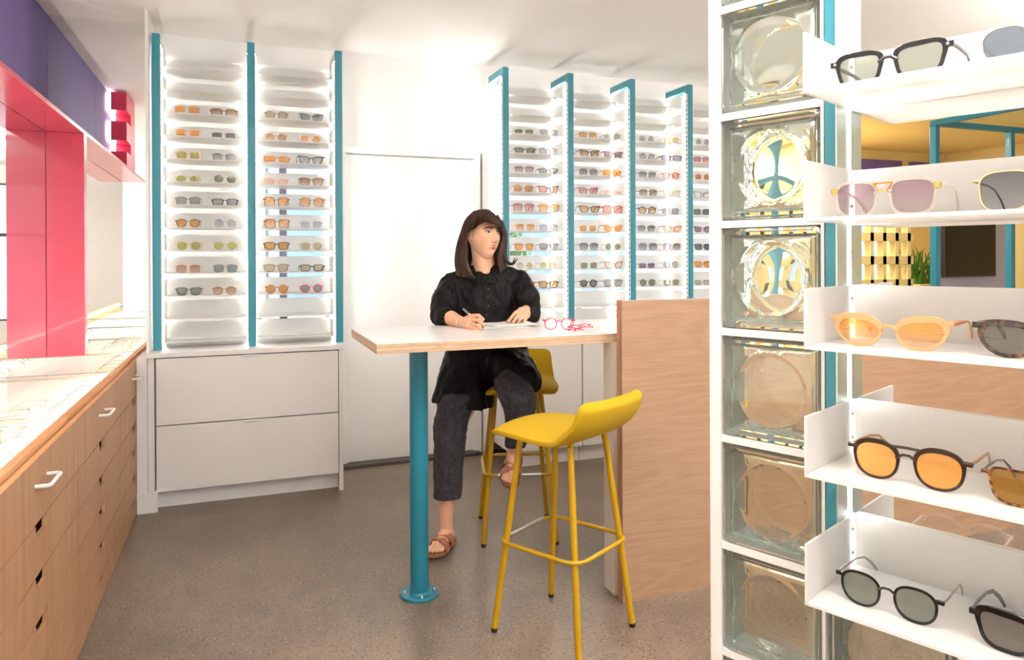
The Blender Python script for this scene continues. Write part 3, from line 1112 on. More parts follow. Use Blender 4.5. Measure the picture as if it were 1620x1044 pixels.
def lens_mat(col, grad):
    key = (col, grad)
    if key not in LENS_CACHE:
        c, op = LENSC[col]
        t = NT('lens_' + col.replace(' ', '_') + ('_graded' if grad else ''))
        a = t.n('ShaderNodeBsdfTransparent')
        b = t.bsdf(); b.inputs['Roughness'].default_value = .03; b.inputs['Base Color'].default_value = srgb(c)
        lin = srgb(c)
        tint = tuple(math.sqrt(max(x, 0)) for x in lin[:3]) + (1,)
        mx = t.n('ShaderNodeMixShader')
        if grad:
            tc = t.n('ShaderNodeTexCoord'); sp = t.n('ShaderNodeSeparateXYZ'); t.l(tc.outputs['Generated'], sp.inputs[0])
            t.l(t.ramp(sp.outputs['Z'], [(.05, tuple(x * .45 + .53 for x in tint[:3]) + (1,)), (.85, tint)]), a.inputs['Color'])
            mr = t.n('ShaderNodeMapRange'); mr.inputs['To Min'].default_value = .10; mr.inputs['To Max'].default_value = op * .60
            t.l(sp.outputs['Z'], mr.inputs['Value']); t.l(mr.outputs['Result'], mx.inputs[0])
        else:
            a.inputs['Color'].default_value = tint
            mx.inputs[0].default_value = op * .5
        t.l(a.outputs[0], mx.inputs[1]); t.l(b.outputs[0], mx.inputs[2])
        LENS_CACHE[key] = t.surf(mx.outputs[0])
    return LENS_CACHE[key]


#            exponent taper cat width height polygon
SHAPES = {'round': (2, 0, 0, .047, .046, 0), 'panto': (2.4, .10, .0, .049, .043, 0), 'square': (4, .06, 0, .051, .042, 0), 'rectangular': (4.5, .04, 0, .053, .034, 0),
          'wayfarer': (3.4, .16, .003, .053, .041, 0), 'cat-eye': (2.7, .12, .011, .054, .040, 0), 'oval': (2.1, .03, 0, .051, .035, 0), 'aviator': (2.8, .13, -.004, .057, .048, 0),
          'hexagonal': (2, 0, 0, .050, .046, 6), 'octagonal': (2, 0, 0, .051, .047, 8), 'oversized': (3.4, .08, 0, .058, .050, 0), 'shield': (5, .05, 0, .062, .036, 0),
          'soft cat-eye': (2.2, .05, .008, .055, .034, 0), 'large round': (2, 0, 0, .056, .055, 0), 'large square': (5, .02, 0, .056, .050, 0)}


def outline(shape, n=32, grow=0.0, brow=0.0):
    e, tp, cat, w, h, poly = SHAPES[shape]
    P = []
    for k in range(n):
        q = 2 * PI * (k + .5) / n
        c, s = math.cos(q), math.sin(q)
        if poly:
            st = 2 * PI / poly
            qq = (q + (st / 2 if poly == 8 else 0)) % st - st / 2
            r = math.cos(st / 2) / math.cos(qq) * 1.06
            r = min(r, 1.0)
            x, z = r * c * w / 2, r * s * h / 2
        else:
            x = math.copysign(abs(c) ** (2 / e), c) * w / 2
            z = math.copysign(abs(s) ** (2 / e), s) * h / 2
        x *= 1 + tp * z / (h / 2)
        if cat > 0 and z > 0: z += cat * max(0, x / (w / 2)) ** 1.5 * (z / (h / 2))
        if cat > 0 and z < 0: z += cat * .6 * max(0, x / (w / 2)) ** 2
        if cat < 0 and z < 0: z += cat * max(0, x / (w / 2))
        L = math.hypot(x, z)
        gr = grow * (1 + brow * max(0, z / (h / 2)) ** .7)
        P.append((x * (1 + gr / L), z * (1 + gr / L)))
    return P


def spectacles(label, frame, lens, shape, thick=.0035, grad=False, temple=None, w_scale=1.0, group=None, mono=None, mono_side=None, extras=(), hi=False, brow=0.0):
    n = 48 if hi else 28
    t = thing('sunglasses' if lens != 'clear' else 'spectacles', label, 'sunglasses' if lens != 'clear' else 'spectacles', group=group)
    e, tp, cat, w, h, poly = SHAPES[shape]
    gap = .0175
    cx_ = gap / 2 + w / 2 * (1 - tp * .2) + thick
    zc = h / 2 + thick
    wrap = lambda x: .55 * x * x
    dt = max(.0022, thick * .85)
    fm = MB()
    for sgn in (1, -1):
        shp = shape
        if mono_side and sgn == mono_side[0]: shp = mono_side[1]
        def ring(g, y):
            return [(sgn * (cx_ + p[0]), y + wrap(cx_ + p[0]), zc + p[1]) for p in outline(shp, n, g, brow)]
        grow = thick
        rings = [ring(-.0006, 0), ring(grow * .85, 0), ring(grow, dt * .3), ring(grow, dt * .75), ring(grow * .85, dt), ring(-.0006, dt)]
        rings.append(rings[0])
        fm.loft(rings, cap=False)
        # end piece
        hx = cx_ + w / 2 * (1 + tp * .8)
        zt = zc + h * .30 + max(cat, 0) * .8
        fm.box(sgn * (hx - .002), sgn * (hx + thick + .0055), wrap(hx) - .0003, wrap(hx) + dt + .003, zt - max(thick, .0016) * .9, zt + max(thick, .0016) * .9, .0006)
        ln = MB()
        O = outline(shp, n, 0)
        rr = [1, .66, .33]
        vs = []
        for r in rr:
            for p in O:
                X, Z = cx_ + p[0] * r, zc + p[1] * r
                vs.append((sgn * X, wrap(X) + dt * .5 - .0012 * (1 - r * r), Z))
        vs.append((sgn * cx_, wrap(cx_) + dt * .5 - .0012, zc))
        fs = []
        for i in range(2):
            for k in range(n):
                k2 = (k + 1) % n
                fs.append((i * n + k, i * n + k2, (i + 1) * n + k2, (i + 1) * n + k))
        for k in range(n): fs.append((2 * n + k, 2 * n + (k + 1) % n, 3 * n))
        ln.add(vs, fs)
        ln.build('lens', lens_mat(lens, grad), t, False, smooth=True)
    # bridge
    bz = zc + h * (.22 if shape not in ('aviator',) else .12)
    r = max(thick * .62, .0011)
    fm.tube([(-gap / 2 - .003, .0008, bz - .003), (-gap * .22, -.0006, bz + .0025), (gap * .22, -.0006, bz + .0025), (gap / 2 + .003, .0008, bz - .003)], [r * 1.2, r, r, r * 1.2], 8, sx=1)
    if 'double bridge' in extras or 'top bar' in extras:
        fm.tube([(-gap / 2 - .006, .001, zc + h * .47), (0, 0, zc + h * .49), (gap / 2 + .006, .001, zc + h * .47)], r * 1.1, 8)
    fo = fm.build('frame', frame_mat(frame), t, False, smooth=True)
    tcol = temple or frame
    tr_ = max(.0011, thick * .5)
    hx = cx_ + w / 2 * (1 + tp * .8) + thick + .003
    zt = zc + h * .30 + max(cat, 0) * .8
    for sgn in (1, -1):
        m = MB()
        pts = [(sgn * hx, wrap(hx) + .002, zt), (sgn * (hx + .001), .03, zt), (sgn * hx, .075, zt - .001), (sgn * (hx - .003), .098, zt - .005), (sgn * (hx - .006), .118, zt - .018), (sgn * (hx - .009), .134, max(zt - .036, .0035))]
        if len(extras) and 'slim rear' in extras: rr2 = [tr_ * 1.9, tr_ * 1.9, tr_ * .8, tr_ * 1.2, tr_ * 1.9, tr_ * 1.7]
        else: rr2 = [tr_ * 1.7, tr_ * 1.6, tr_ * 1.4, tr_ * 1.5, tr_ * 1.9, tr_ * 1.6]
        m.tube(pts, rr2, 8 if not hi else 12, sx=.5, up=(0, 0, 1))
        m.build('temple', frame_mat(tcol), t, False, smooth=True)
    if 'rivet' in extras:
        for sgn in (1, -1):
            MB().lathe((sgn * (hx - .004), wrap(hx) - .0006, zt), [(.0021, 0), (.0021, .0012), (.0008, .0016)], 10, axis=(0, -1, 0)).build('rivet', SCR, fo, False)
    if 'gold bridge' in extras:
        g = MB()
        zt2, zb2 = zc + h * .46, zc + h * .20
        g.tube([(-.014, -.0012, zt2), (.014, -.0012, zt2)], .0016, 8); g.tube([(-.014, -.0012, zt2), (-.006, -.0012, zb2), (.006, -.0012, zb2), (.014, -.0012, zt2)], .0015, 8)
        g.build('gold_bridge', GOLD, fo, False)
        for sgn in (1, -1): MB().box(sgn * (hx - .008), sgn * (hx + .001), wrap(hx) - .0015, wrap(hx) + .006, zt - .005, zt + .004, .0008).build('gold_hinge', GOLD, fo, False)
    t.scale = (w_scale,) * 3
    return t
# ---------------------------------------------------------------- which pair stands where
# frame, lens, shape, thickness in mm, graded?, temple (or None), options
T_ = 'clear'
BAYS = {
    "left rack's left bay": (298, 356, [
        (('clear', 'orange', 'square', 2.2), ('olive', 'brown', 'rectangular', 4.5, 1)),
        (('rose gold', 'orange', 'square', 1.4), ('silver', 'dark grey', 'rectangular', 1.2)),
        (('rose gold', 'olive', 'square', 1.8), ('grey', 'grey', 'panto', 1.8, 1)),
        (('yellow', 'olive', 'oval', 1.4), ('clear', 'green', 'round', 1.8)),
        (('tortoise', 'grey', 'square', 2.6), ('black', 'grey', 'rectangular', 3.8)),
        (('dark tortoise', 'amber', 'panto', 2.8), ('clear', 'blue', 'round', 2.2, 1)),
        (('yellow', 'olive', 'panto', 3.0), ('clear', 'olive', 'panto', 2.8)),
        (('tan', 'brown', 'square', 2.0, 1), ('grey', 'teal grey', 'square', 2.2)),
        (('black', 'green grey', 'wayfarer', 2.6), ('tortoise', 'brown', 'panto', 2.2, 1))]),
    "left rack's right bay": (438, 493, [
        (('dark tortoise', 'tan', 'panto', 2.4), ('burgundy', 'teal grey', 'cat-eye', 2.4)),
        (('brown', 'brown', 'hexagonal', 1.1, 1), ('rose gold', 'orange', 'hexagonal', 1.1, 1)),
        (('pink', 'orange', 'rectangular', 4.5), ('black', 'grey', 'cat-eye', 4.6, 1)),
        (('peach', 'peach', 'oval', 2.6), ('olive', 'brown', 'wayfarer', 4.0, 1)),
        (('dark tortoise', 'orange', 'large square', 3.2, 1), ('dark tortoise', 'orange', 'large round', 3.0, 1)),
        (('black', 'orange', 'large square', 3.0, 1), ('clear', 'blue', 'square', 2.0, 1)),
        (('dark tortoise', 'amber', 'wayfarer', 4.2), ('yellow', 'tan', 'panto', 3.0)),
        (('olive', 'tan', 'wayfarer', 3.2), ('navy', 'tan', 'rectangular', 5.2)),
        (('orange', 'amber', 'round', 4.0), ('hot pink', 'teal grey', 'hexagonal', 3.6))]),
    "right rack's first bay": (830, 868, [
        (('clear', 'green', 'rectangular', 1.6), ('clear', 'grey', 'square', 2.4)),
        (('green', 'green', 'rectangular', 4.6), ('tortoise', 'lavender', 'octagonal', 2.2, 1)),
        (('brown', 'mauve', 'square', 2.4, 1), ('blue', 'grey', 'oval', 4.0)),
        (('tan', 'brown', 'aviator', 2.0), ('dark tortoise', 'pink', 'cat-eye', 3.8)),
        (('burgundy', 'red', 'oversized', 3.6, 1), ('tortoise', 'orange', 'oversized', 2.8, 1)),
        (('peach', 'amber', 'square', 3.4, 1), ('lilac', 'lavender', 'square', 2.4, 1)),
        (('brown', 'orange', 'wayfarer', 2.6), ('grey', 'grey', 'wayfarer', 3.0)),
        (('gold', 'tan', 'round', 1.2, 1), ('gold', 'olive', 'round', 1.3, 1)),
        (('orange', 'orange', 'wayfarer', 4.0), ('dark tortoise', 'amber', 'wayfarer', 4.0, 1))]),
    "right rack's second bay": (932, 970, [
        (('tortoise', 'amber', 'square', 2.2), ('clear', 'grey', 'round', 1.6)),
        (('black', 'brown', 'cat-eye', 4.2, 1), ('burgundy', 'mauve', 'cat-eye', 3.8)),
        (('grey', 'dark grey', 'aviator', 1.6, 1, None, ('double bridge',)), ('orange', 'orange', 'aviator', 2.2, 0, None, ('double bridge',))),
        (('red', 'red', 'cat-eye', 4.0, 1), ('gold', 'pink', 'rectangular', 1.2, 1)),
        (('dark tortoise', 'amber', 'cat-eye', 4.8, 1), ('red', 'pink', 'large square', 4.0)),
        (('gold', 'amber', 'square', 1.6), ('orange', 'orange', 'cat-eye', 3.6)),
        (('navy', 'dark grey', 'aviator', 1.8, 1), ('gold', 'green', 'round', 1.2)),
        (('gold', 'green', 'square', 1.4), ('brown', 'peach', 'cat-eye', 3.0, 1)),
        (('black', 'dark grey', 'round', 4.2, 0, 'gold'), ('grey', 'grey', 'aviator', 2.8, 0, None, ('double bridge',)))]),
    "right rack's third bay": (1025, 1063, [
        (('silver', 'grey', 'round', 1.2), ('gold', 'yellow', 'round', 1.4)),
        (('black', 'grey', 'round', 2.0, 1), ('navy', 'lavender', 'shield', 4.6)),
        (('grey', 'dark grey', 'square', 2.6, 1), ('red', 'pink', 'hexagonal', 3.4)),
        (('orange', 'green', 'square', 3.6, 1), ('yellow', 'clear', 'cat-eye', 2.4)),
        (('black', 'amber', 'octagonal', 4.2, 1), ('grey', 'grey', 'square', 3.0)),
        (('grey', 'dark grey', 'aviator', 1.6, 1), ('orange', 'peach', 'cat-eye', 3.4)),
        (('purple', 'dark grey', 'aviator', 2.0, 1), ('burgundy', 'plum', 'aviator', 1.6, 1)),
        (('purple', 'plum', 'rectangular', 1.2), ('silver', 'grey', 'octagonal', 1.6)),
        (('black', 'green', 'round', 2.2, 0, 'gold'), ('tan', 'green', 'square', 1.8, 0, 'gold'))]),
    "right rack's last bay": (1112, None, [
        (('silver', 'grey', 'round', 1.4), None), (('brown', 'red', 'square', 2.4), None), (('pink', 'brown', 'round', 2.4), None),
        (('dark tortoise', 'clear', 'cat-eye', 2.8), None), (('black', 'dark grey', 'square', 3.0), None), (('burgundy', 'plum', 'cat-eye', 3.2), None),
        (('black', 'slate', 'wayfarer', 3.2), None), (('orange', 'amber', 'wayfarer', 4.0), None), (('tan', 'grey', 'rectangular', 1.6), None)]),
}
ORD = ['first', 'second', 'third', 'fourth', 'fifth', 'sixth', 'seventh', 'eighth', 'ninth']
LOOK = {'black': 'black', 'clear': 'clear framed'}
for bay, (pa, pb, rows) in BAYS.items():
    for r, pair in enumerate(rows):
        z = Z9 + PITCH * (8 - r)
        for side, px, sp in (('left', pa, pair[0]), ('right', pb, pair[1])):
            if sp is None: continue
            frame, lens, shape, th = sp[:4]
            grad = bool(sp[4]) if len(sp) > 4 else False
            tmp = sp[5] if len(sp) > 5 else None
            ex = sp[6] if len(sp) > 6 else ()
            p = atY(px, 411, 4.575)
            lens_n = {'lavender': 'lilac', 'green grey': 'grey green', 'teal grey': 'grey'}.get(lens, lens)
            lab = '%s %s %s, %s %s lenses, %s row %s, %s' % (frame, shape, 'glasses' if lens == 'clear' else 'sunglasses', 'fading' if grad else 'plain', lens_n, ORD[r], side, bay)
            if pb is None: lab = lab.replace(' left,', ',')
            g = spectacles(lab, frame, lens, shape, th / 1000, grad, tmp, group='glasses in the ' + bay, extras=ex,
                           mono_side=(1, 'large square') if (bay.startswith("left rack's right") and r == 5 and side == 'left') else None)
            if bay.startswith("left rack's right") and r == 5 and side == 'left':
                g['label'] = 'black sunglasses with one round and one square orange lens, sixth row, left rack'
            j = rnd.uniform(-.06, .06)
            g.location = (p.x + rnd.uniform(-.004, .004), 4.575 + rnd.uniform(-.012, .012), z)
            g.rotation_euler = (0, 0, j + (-.12 if 'right rack' in bay else .02))

# one lens round, the other square on that pair: swap its base outline
# near rack pairs, left and right on five shelves
NEAR = [
    (('black', 'green grey', 'wayfarer', 4.2, 0, None, ('rivet',), 1.08, .6), ('black angular sunglasses with silver rivets and green grey lenses, top shelf of near rack'),
     ('clear', 'slate', 'panto', 4.2, 0, None, ()), 'clear framed sunglasses with dark slate lenses, right end of near rack top shelf'),
    (('clear', 'mauve', 'oversized', 4.0, 1, None, ('gold bridge',), .94, .3), 'clear oversized sunglasses with gold bridge and fading mauve lenses on the near rack',
     ('gold', 'dark grey', 'aviator', 1.6, 1, 'black', ('top bar',)), 'thin gold rimmed sunglasses with fading grey lenses, beside clear oversized pair'),
    (('peach', 'bright orange', 'soft cat-eye', 3.6, 1, None, ('slim rear',), 1.10, 1.3), 'peach cat-eye sunglasses with orange lenses on the middle shelf of near rack',
     ('dark tortoise', 'smoke', 'soft cat-eye', 4.0, 0, None, (), 1.12, .8), 'dark tortoise cat-eye sunglasses with smoky lenses beside the peach pair'),
    (('dark brown', 'bright orange', 'panto', 2.8, 0, 'tan', ('top bar',), 1.18, .8), 'dark brown flat-topped sunglasses with bright amber lenses on the near rack',
     ('tortoise', 'bronze', 'wayfarer', 2.6, 0, 'grey', ('slim rear',)), 'tortoise rimmed sunglasses with bronze lenses at right beside amber lensed pair'),
    (('black', 'green grey', 'panto', 2.8, 0, 'silver', ('slim rear',)), 'slim black sunglasses with silver temples, grey green lenses, lowest near shelf',
     ('black', 'smoke', 'wayfarer', 3.8, 0, 'grey', (), 1.08, 1.0), 'thick black sunglasses with smoky lenses at right end of lowest near shelf'),
]
AX = {4: (.329, .513), 3: (.324, .517), 2: (.327, .521), 1: (.352, .524), 0: (.327, .515)}
for k, (a, la, b, lb) in enumerate(NEAR):
    z = ZB[4 - k]
    for sp, lab, al in ((a, la, AX[4 - k][0]), (b, lb, AX[4 - k][1])):
        g = spectacles(lab, sp[0], sp[1], sp[2], sp[3] / 1000, bool(sp[4]), sp[5], group='sunglasses on the near rack', extras=sp[6], hi=True, w_scale=sp[7] if len(sp) > 7 else 1.06, brow=sp[8] if len(sp) > 8 else 0)
        n_ = {0: -.092, 1: -.10, 2: -.088, 3: -.092, 4: -.098}[k]
        g.location = nw(al, n_, z)
        g.rotation_euler = (0, 0, NROT)
g = spectacles('clear pale gold spectacles standing behind the lowest near shelf', 'clear', 'clear', 'panto', .0030, False, 'clear', hi=True, w_scale=1.0)
g.location = nw(.352, .214, ZB[0] + .018)
g.rotation_euler = (0, 0, NROT + PI + .0)

# hot pink pairs on the table
g = spectacles('hot pink round spectacles standing open on the white table top', 'hot pink', 'clear', 'round', .0035, hi=True)
g.location = (1.285, 2.83, TZ)
g.rotation_euler = (0, 0, -.38)
# folded pair: temples crossed behind the front
g = spectacles('folded hot pink spectacles lying on the table right of the standing pink pair', 'hot pink', 'clear', 'round', .0035, hi=True)
for c in list(g.children):
    if c.name.startswith('temple'):
        sg = 1 if sum(v.co.x for v in c.data.vertices) > 0 else -1
        xs = max(abs(v.co.x) for v in c.data.vertices)
        for v in c.data.vertices:
            x, y, zz = v.co
            v.co = (sg * (xs - y * .93), .006 + (.004 if sg > 0 else .010) + abs(abs(x) - xs), zz)
g.location = (1.375, 2.752, TZ + .014)
g.rotation_euler = (math.radians(-78), 0, .35)

# clear optical frames lying in the lit display drawers
DR = [(5, 'middle bay'), (4, 'nearest bay'), (6, 'mirror end bay')]
proto = None
for k, wh in DR:
    y0, y1 = SEAM[k], SEAM[k + 1]
    tx = .7331
    cnt = 0
    for i in range(4):
        for j in range(2 if k == 5 else 1):
            yy = y0 + .13 + i * .20
            xx = -.64 - j * .15
            cnt += 1
            dark = (i * 5 + j * 3) % 4
            lab = 'pale optical frame under the counter glass, %s, row %s, %s along' % (wh, ORD[j], ORD[i])
            if proto is None or dark not in proto:
                proto = proto or {}
                fr_, sh_ = [('silver', 'panto'), ('silver', 'round'), ('clear', 'square'), ('tan', 'panto')][dark]
                g = spectacles(lab, fr_, 'clear', sh_, .0024, group='frames in the counter drawers')
                proto[dark] = g
            else:
                src = proto[dark]
                g = src.copy(); COL.objects.link(g)
                g['label'] = lab
                for ch in src.children:
                    c = ch.copy(); COL.objects.link(c); c.parent = g
            g.location = (xx + rnd.uniform(-.01, .01), yy, tx)
            g.rotation_euler = (0, 0, PI / 2 + rnd.uniform(-.25, .25))
# ---------------------------------------------------------------- the seated person
PER = thing('person', 'seated person with shoulder length brown hair, black shirt and grey jeans, writing at the table', 'person', (1.18, 3.42, 0))
HR = Vector((CR.x, CR.y, 0)).normalized()      # to the right as the figure is met from the room
HF = Vector((CF.x, CF.y, 0)).normalized()      # into the room, towards her back
UP = Vector((0, 0, 1))


def fuse(name, mb, voxel, smooth=4, mats=None, fn=None, parent=PER):
    me = mb.mesh(name, clean=False)
    o = bpy.data.objects.new('tmp', me); COL.objects.link(o)
    md = o.modifiers.new('r', 'REMESH'); md.mode = 'VOXEL'; md.voxel_size = voxel
    if smooth:
        sm = o.modifiers.new('s', 'SMOOTH'); sm.factor = .5; sm.iterations = smooth
    dg = bpy.context.evaluated_depsgraph_get()
    dg.update()
    me2 = bpy.data.meshes.new_from_object(o.evaluated_get(dg))
    me2.name = name
    bpy.data.objects.remove(o)
    me2.materials.clear()
    if fn: fn(me2)
    return link(name, me2, mats, parent, True, True)


# head: a sculpted surface, x to her left, y out of the face, z up
YAWH = math.radians(38)
FD = (-HF * math.cos(YAWH) + HR * math.sin(YAWH))
FD = (FD + UP * .02).normalized()
FXL = FD.cross(UP).normalized() * -1        # towards her left side
FUP = FXL.cross(FD) * 1.0
if FUP.z < 0: FUP = -FUP
HC = atW(765, 372, 3.50)
HM = Matrix((FXL, FD, FUP)).transposed()
g2 = lambda d, s: math.exp(-(d / s) ** 2)


def head_point(q, a):
    """q azimuth (0 = face), a elevation; returns local head coordinates"""
    x = math.sin(q) * math.cos(a); y = math.cos(q) * math.cos(a); z = math.sin(a)
    X, Y, Z = x * .0715, y * .091, z * .112
    # skull longer behind, jaw narrowing below
    if y < 0: Y *= 1.08
    dn = max(0, -z - .05)
    X *= 1 - .36 * min(1, dn) ** 1.25
    if y > 0: Y *= 1 + .02 * dn
    else: Y *= 1 - .62 * min(1, dn * 1.2)
    if y > 0:
        f = min(1, y * 1.6)
        ax = abs(X)
        Y -= .004 * g2(Z - .05, .03) * f                     # flatter forehead
        Y += .0045 * g2(Z - .026, .010) * g2(ax - .022, .026) * f
        Y -= .0085 * g2(ax - .031, .017) * g2(Z - .010, .013) * f
        nb = max(0, min(1, (.022 - Z) / .048)) if Z > -.030 else max(0, 1 - (-.030 - Z) / .010)
        wn = .0075 + .006 * max(0, min(1, (.0 - Z) / .03))
        Y += (.006 + .016 * nb) * g2(X, wn) * (1 if -.040 < Z < .03 else 0) * f
        Y += .0045 * g2(X, .0075) * g2(Z + .0265, .008) * f
        Y += .0050 * g2(ax - .0125, .0052) * g2(Z + .0300, .0065) * f
        Y -= .0028 * g2(ax - .0205, .004) * g2(Z + .030, .009) * f
        Y += .004 * g2(ax - .042, .02) * g2(Z + .018, .018) * f
        Zm = Z - 5 * X * X
        Y += .0060 * g2(X, .021) * g2(Zm + .0470, .0046) * f
        Y += .0070 * g2(X, .019) * g2(Zm + .0575, .0054) * f
        Y -= .0034 * g2(X, .024) * g2(Zm + .0520, .0020) * f
        Y -= .003 * g2(X, .02) * g2(Z + .070, .006) * f
        Y += .009 * g2(X, .022) * g2(Z + .090, .014) * f
    if Z < 0: Z *= 1.10
    return Vector((X, Y, Z))


def H(x, y, z): return HC + HM @ Vector((x, y, z))


body = MB()
NQ, NA = 128, 120
vs, fs = [], []
for i in range(NA + 1):
    a = -PI / 2 + PI * i / NA
    a = max(-PI / 2 + .001, min(PI / 2 - .001, a))
    for j in range(NQ):
        q = -PI + 2 * PI * j / NQ
        q = q - .35 * math.sin(q)            # finer towards the face
        vs.append(HC + HM @ head_point(q, a))
for i in range(NA):
    for j in range(NQ):
        j2 = (j + 1) % NQ
        fs.append((i * NQ + j, i * NQ + j2, (i + 1) * NQ + j2, (i + 1) * NQ + j))
fs.append(tuple(range(NQ - 1, -1, -1))); fs.append(tuple(NA * NQ + j for j in range(NQ)))
body.add(vs, fs)
# ears
for sx in (-1, 1):
    E = Matrix.Rotation(math.radians(18 * sx), 3, 'Z')
    M_ = HM @ E
    body.ball(H(sx * .0735, -.008, -.002), 1, 12, (.006, .016, .029), M_)
# neck, trunk
nk = atW(768, 432, 3.535)
body.cone(H(0, -.022, -.05), nk, .051, .053, 18)
body.cone(nk, atW(768, 455, 3.56), .058, .085, 18)
shL, shR = atW(718, 448, 3.545), atW(820, 444, 3.53)          # image left / image right shoulder
chest, waist, hip = atW(768, 478, 3.57), atW(772, 535, 3.59), atW(778, 585, 3.62)
body.cone(shL + HF * .02, shR + HF * .02, .034, .034); body.cone(chest + HR * -.05, chest + HR * .05, .09, .09)
body.cone(chest, waist, .105, .10); body.cone(waist, hip, .10, .105)
body.cone(hip + HR * -.055, hip + HR * .055, .095, .095)
# arms
elL, wrL = atW(700, 497, 3.40), atW(731, 511, 3.235)
elR, wrR = atW(839, 491, 3.48), atW(833, 489, 3.455)
body.cone(shL, elL, .038, .035); body.cone(elL, elL.lerp(wrL, .45), .037, .035); body.cone(elL.lerp(wrL, .45), wrL, .035, .0245)
body.cone(shR + HF * .02, elR, .031, .034)
elR2 = atW(841, 492, 3.49)
body.cone(elR, elR2, .036, .036)


def finger(p, r):
    for i in range(len(p) - 1):
        body.cone(p[i], p[i + 1], r[i], r[i + 1], 10)


# writing hand (image left): palm, four curled fingers round the pen, thumb
pen_tip = atZ(766, 519, TZ + .004)
pen_top = atW(733, 488, 3.20)
pd = (pen_tip - pen_top).normalized()
grip = pen_tip - pd * .030
kn = atW(744, 503, 3.195)
low = atW(741, 517, 3.165)
body.cone(wrL, kn, .0225, .0165); body.cone(wrL, low, .0215, .0165); body.cone(wrL, atW(742, 510, 3.175), .023, .019); body.cone(kn, low, .0155, .0155)
gi = grip + UP * .006
finger([atW(746, 500, 3.185), atW(757, 499, 3.15), atW(764, 505, 3.125), grip + UP * .010 + HR * .005], [.0098, .0088, .0080, .0066])
finger([atW(747, 506, 3.170), atW(758, 507, 3.125), atW(764, 513, 3.105), grip - HF * .010 - UP * .006], [.0098, .0090, .0080, .0068])
finger([atW(745, 513, 3.160), atW(756, 515, 3.115), atW(760, 519, 3.105), atW(757, 521, 3.120)], [.0096, .0088, .0080, .0070])
finger([atW(742, 518, 3.155), atW(751, 521, 3.115), atW(756, 523, 3.108), atW(752, 524, 3.125)], [.0088, .0080, .0072, .0064])
finger([atW(739, 506, 3.235), atW(750, 503, 3.215), atW(760, 506, 3.180), grip + HF * .010 + UP * .004], [.0125, .0115, .0098, .0076])
# resting hand (image right): back of the hand up, fingers draped to the paper edge
pal = atW(830, 493, 3.42)
body.cone(elR2, wrR, .034, .026); body.cone(wrR, pal, .0255, .0215)
body.cone(atW(824, 491, 3.405), atW(834, 499, 3.405), .0165, .0150); body.cone(wrR, atW(825, 492, 3.41), .022, .0165); body.cone(wrR, atW(834, 498, 3.41), .022, .0155)
finger([atW(823, 490, 3.40), atW(815, 495, 3.375), atW(809, 502, 3.36), atW(805.5, 508, 3.355)], [.0098, .0088, .0078, .0066])
finger([atW(827, 494, 3.395), atW(820, 499, 3.365), atW(814.5, 505.5, 3.35), atW(812, 509, 3.35)], [.0098, .0088, .0078, .0066])
finger([atW(831, 497, 3.395), atW(826, 502, 3.365), atW(821.5, 507.5, 3.355), atW(820, 509.5, 3.355)], [.0094, .0085, .0076, .0064])
finger([atW(835, 500, 3.395), atW(832, 504, 3.37), atW(829.5, 508, 3.36), atW(829, 509.5, 3.36)], [.0086, .0078, .0070, .0060])
finger([atW(826, 491, 3.435), atW(816, 497, 3.425), atW(808, 503.5, 3.41), atW(803, 508, 3.395)], [.0118, .0108, .0092, .0070])
# legs
hpL, hpR = hip - HR * .085 - UP * .02, hip + HR * .09
knL, anL = atW(711, 688, 3.40), atW(706, 828, 3.435)
knR, anR = atW(821, 634, 3.27), atW(812, 714, 3.445)
body.cone(hpL, knL, .085, .055, 18); body.cone(knL, knL.lerp(anL, .35) + HF * .012, .052, .050, 18); body.cone(knL.lerp(anL, .35) + HF * .012, anL, .050, .031, 18)
body.cone(hpR, knR, .085, .055, 18); body.cone(knR, knR.lerp(anR, .4) + HF * .012, .050, .047, 18); body.cone(knR.lerp(anR, .4) + HF * .012, anR, .047, .031, 18)


class Foot:
    def __init__(s, ank, fwd, up, side):
        """side=+1: big toe lies on the +lat side"""
        s.a = ank; s.f = fwd.normalized(); s.u = (up - s.f * up.dot(s.f)).normalized(); s.l = s.f.cross(s.u); s.side = side

    def p(s, f, l, u): return s.a + s.f * f + s.l * (l * s.side) + s.u * u


# sole plane lies .075 below the ankle centre
fdL = (-HF * .95 - HR * .30)
footL = Foot(Vector((anL.x, anL.y, .092)), fdL, UP, 1)
fdR = (-HF * .93 - HR * .20 - UP * .36)
footR = Foot(anR - UP * .01, fdR, UP, -1)
for F_ in (footL, footR):
    b = -.062
    body.cone(F_.p(0, 0, .02 if F_ is footL else .01), F_.p(-.02, 0, -.035), .032, .030); body.cone(F_.p(-.045, 0, -.038), F_.p(-.01, 0, -.036), .026, .029)
    body.cone(F_.p(0, 0, -.015), F_.p(.085, .004, -.040), .034, .021); body.cone(F_.p(0, -.008, -.035), F_.p(.085, -.018, -.046), .024, .017)
    body.cone(F_.p(.085, .020, -.045), F_.p(.085, -.026, -.049), .0185, .0145); body.cone(F_.p(0, .008, -.03), F_.p(.085, .020, -.043), .026, .0185)
    for k, (l0, l1, L, r) in enumerate(((.024, .027, .058, .0118), (.008, .008, .056, .0088), (-.006, -.008, .049, .0082), (-.018, -.021, .041, .0078), (-.029, -.032, .031, .0074))):
        body.cone(F_.p(.088, l0, -.048), F_.p(.088 + L * .55, l1, -.046 - .004), r * 1.05, r, 10)
        body.cone(F_.p(.088 + L * .55, l1, -.050), F_.p(.088 + L, l1, b + r * .95), r, r * .92, 10)

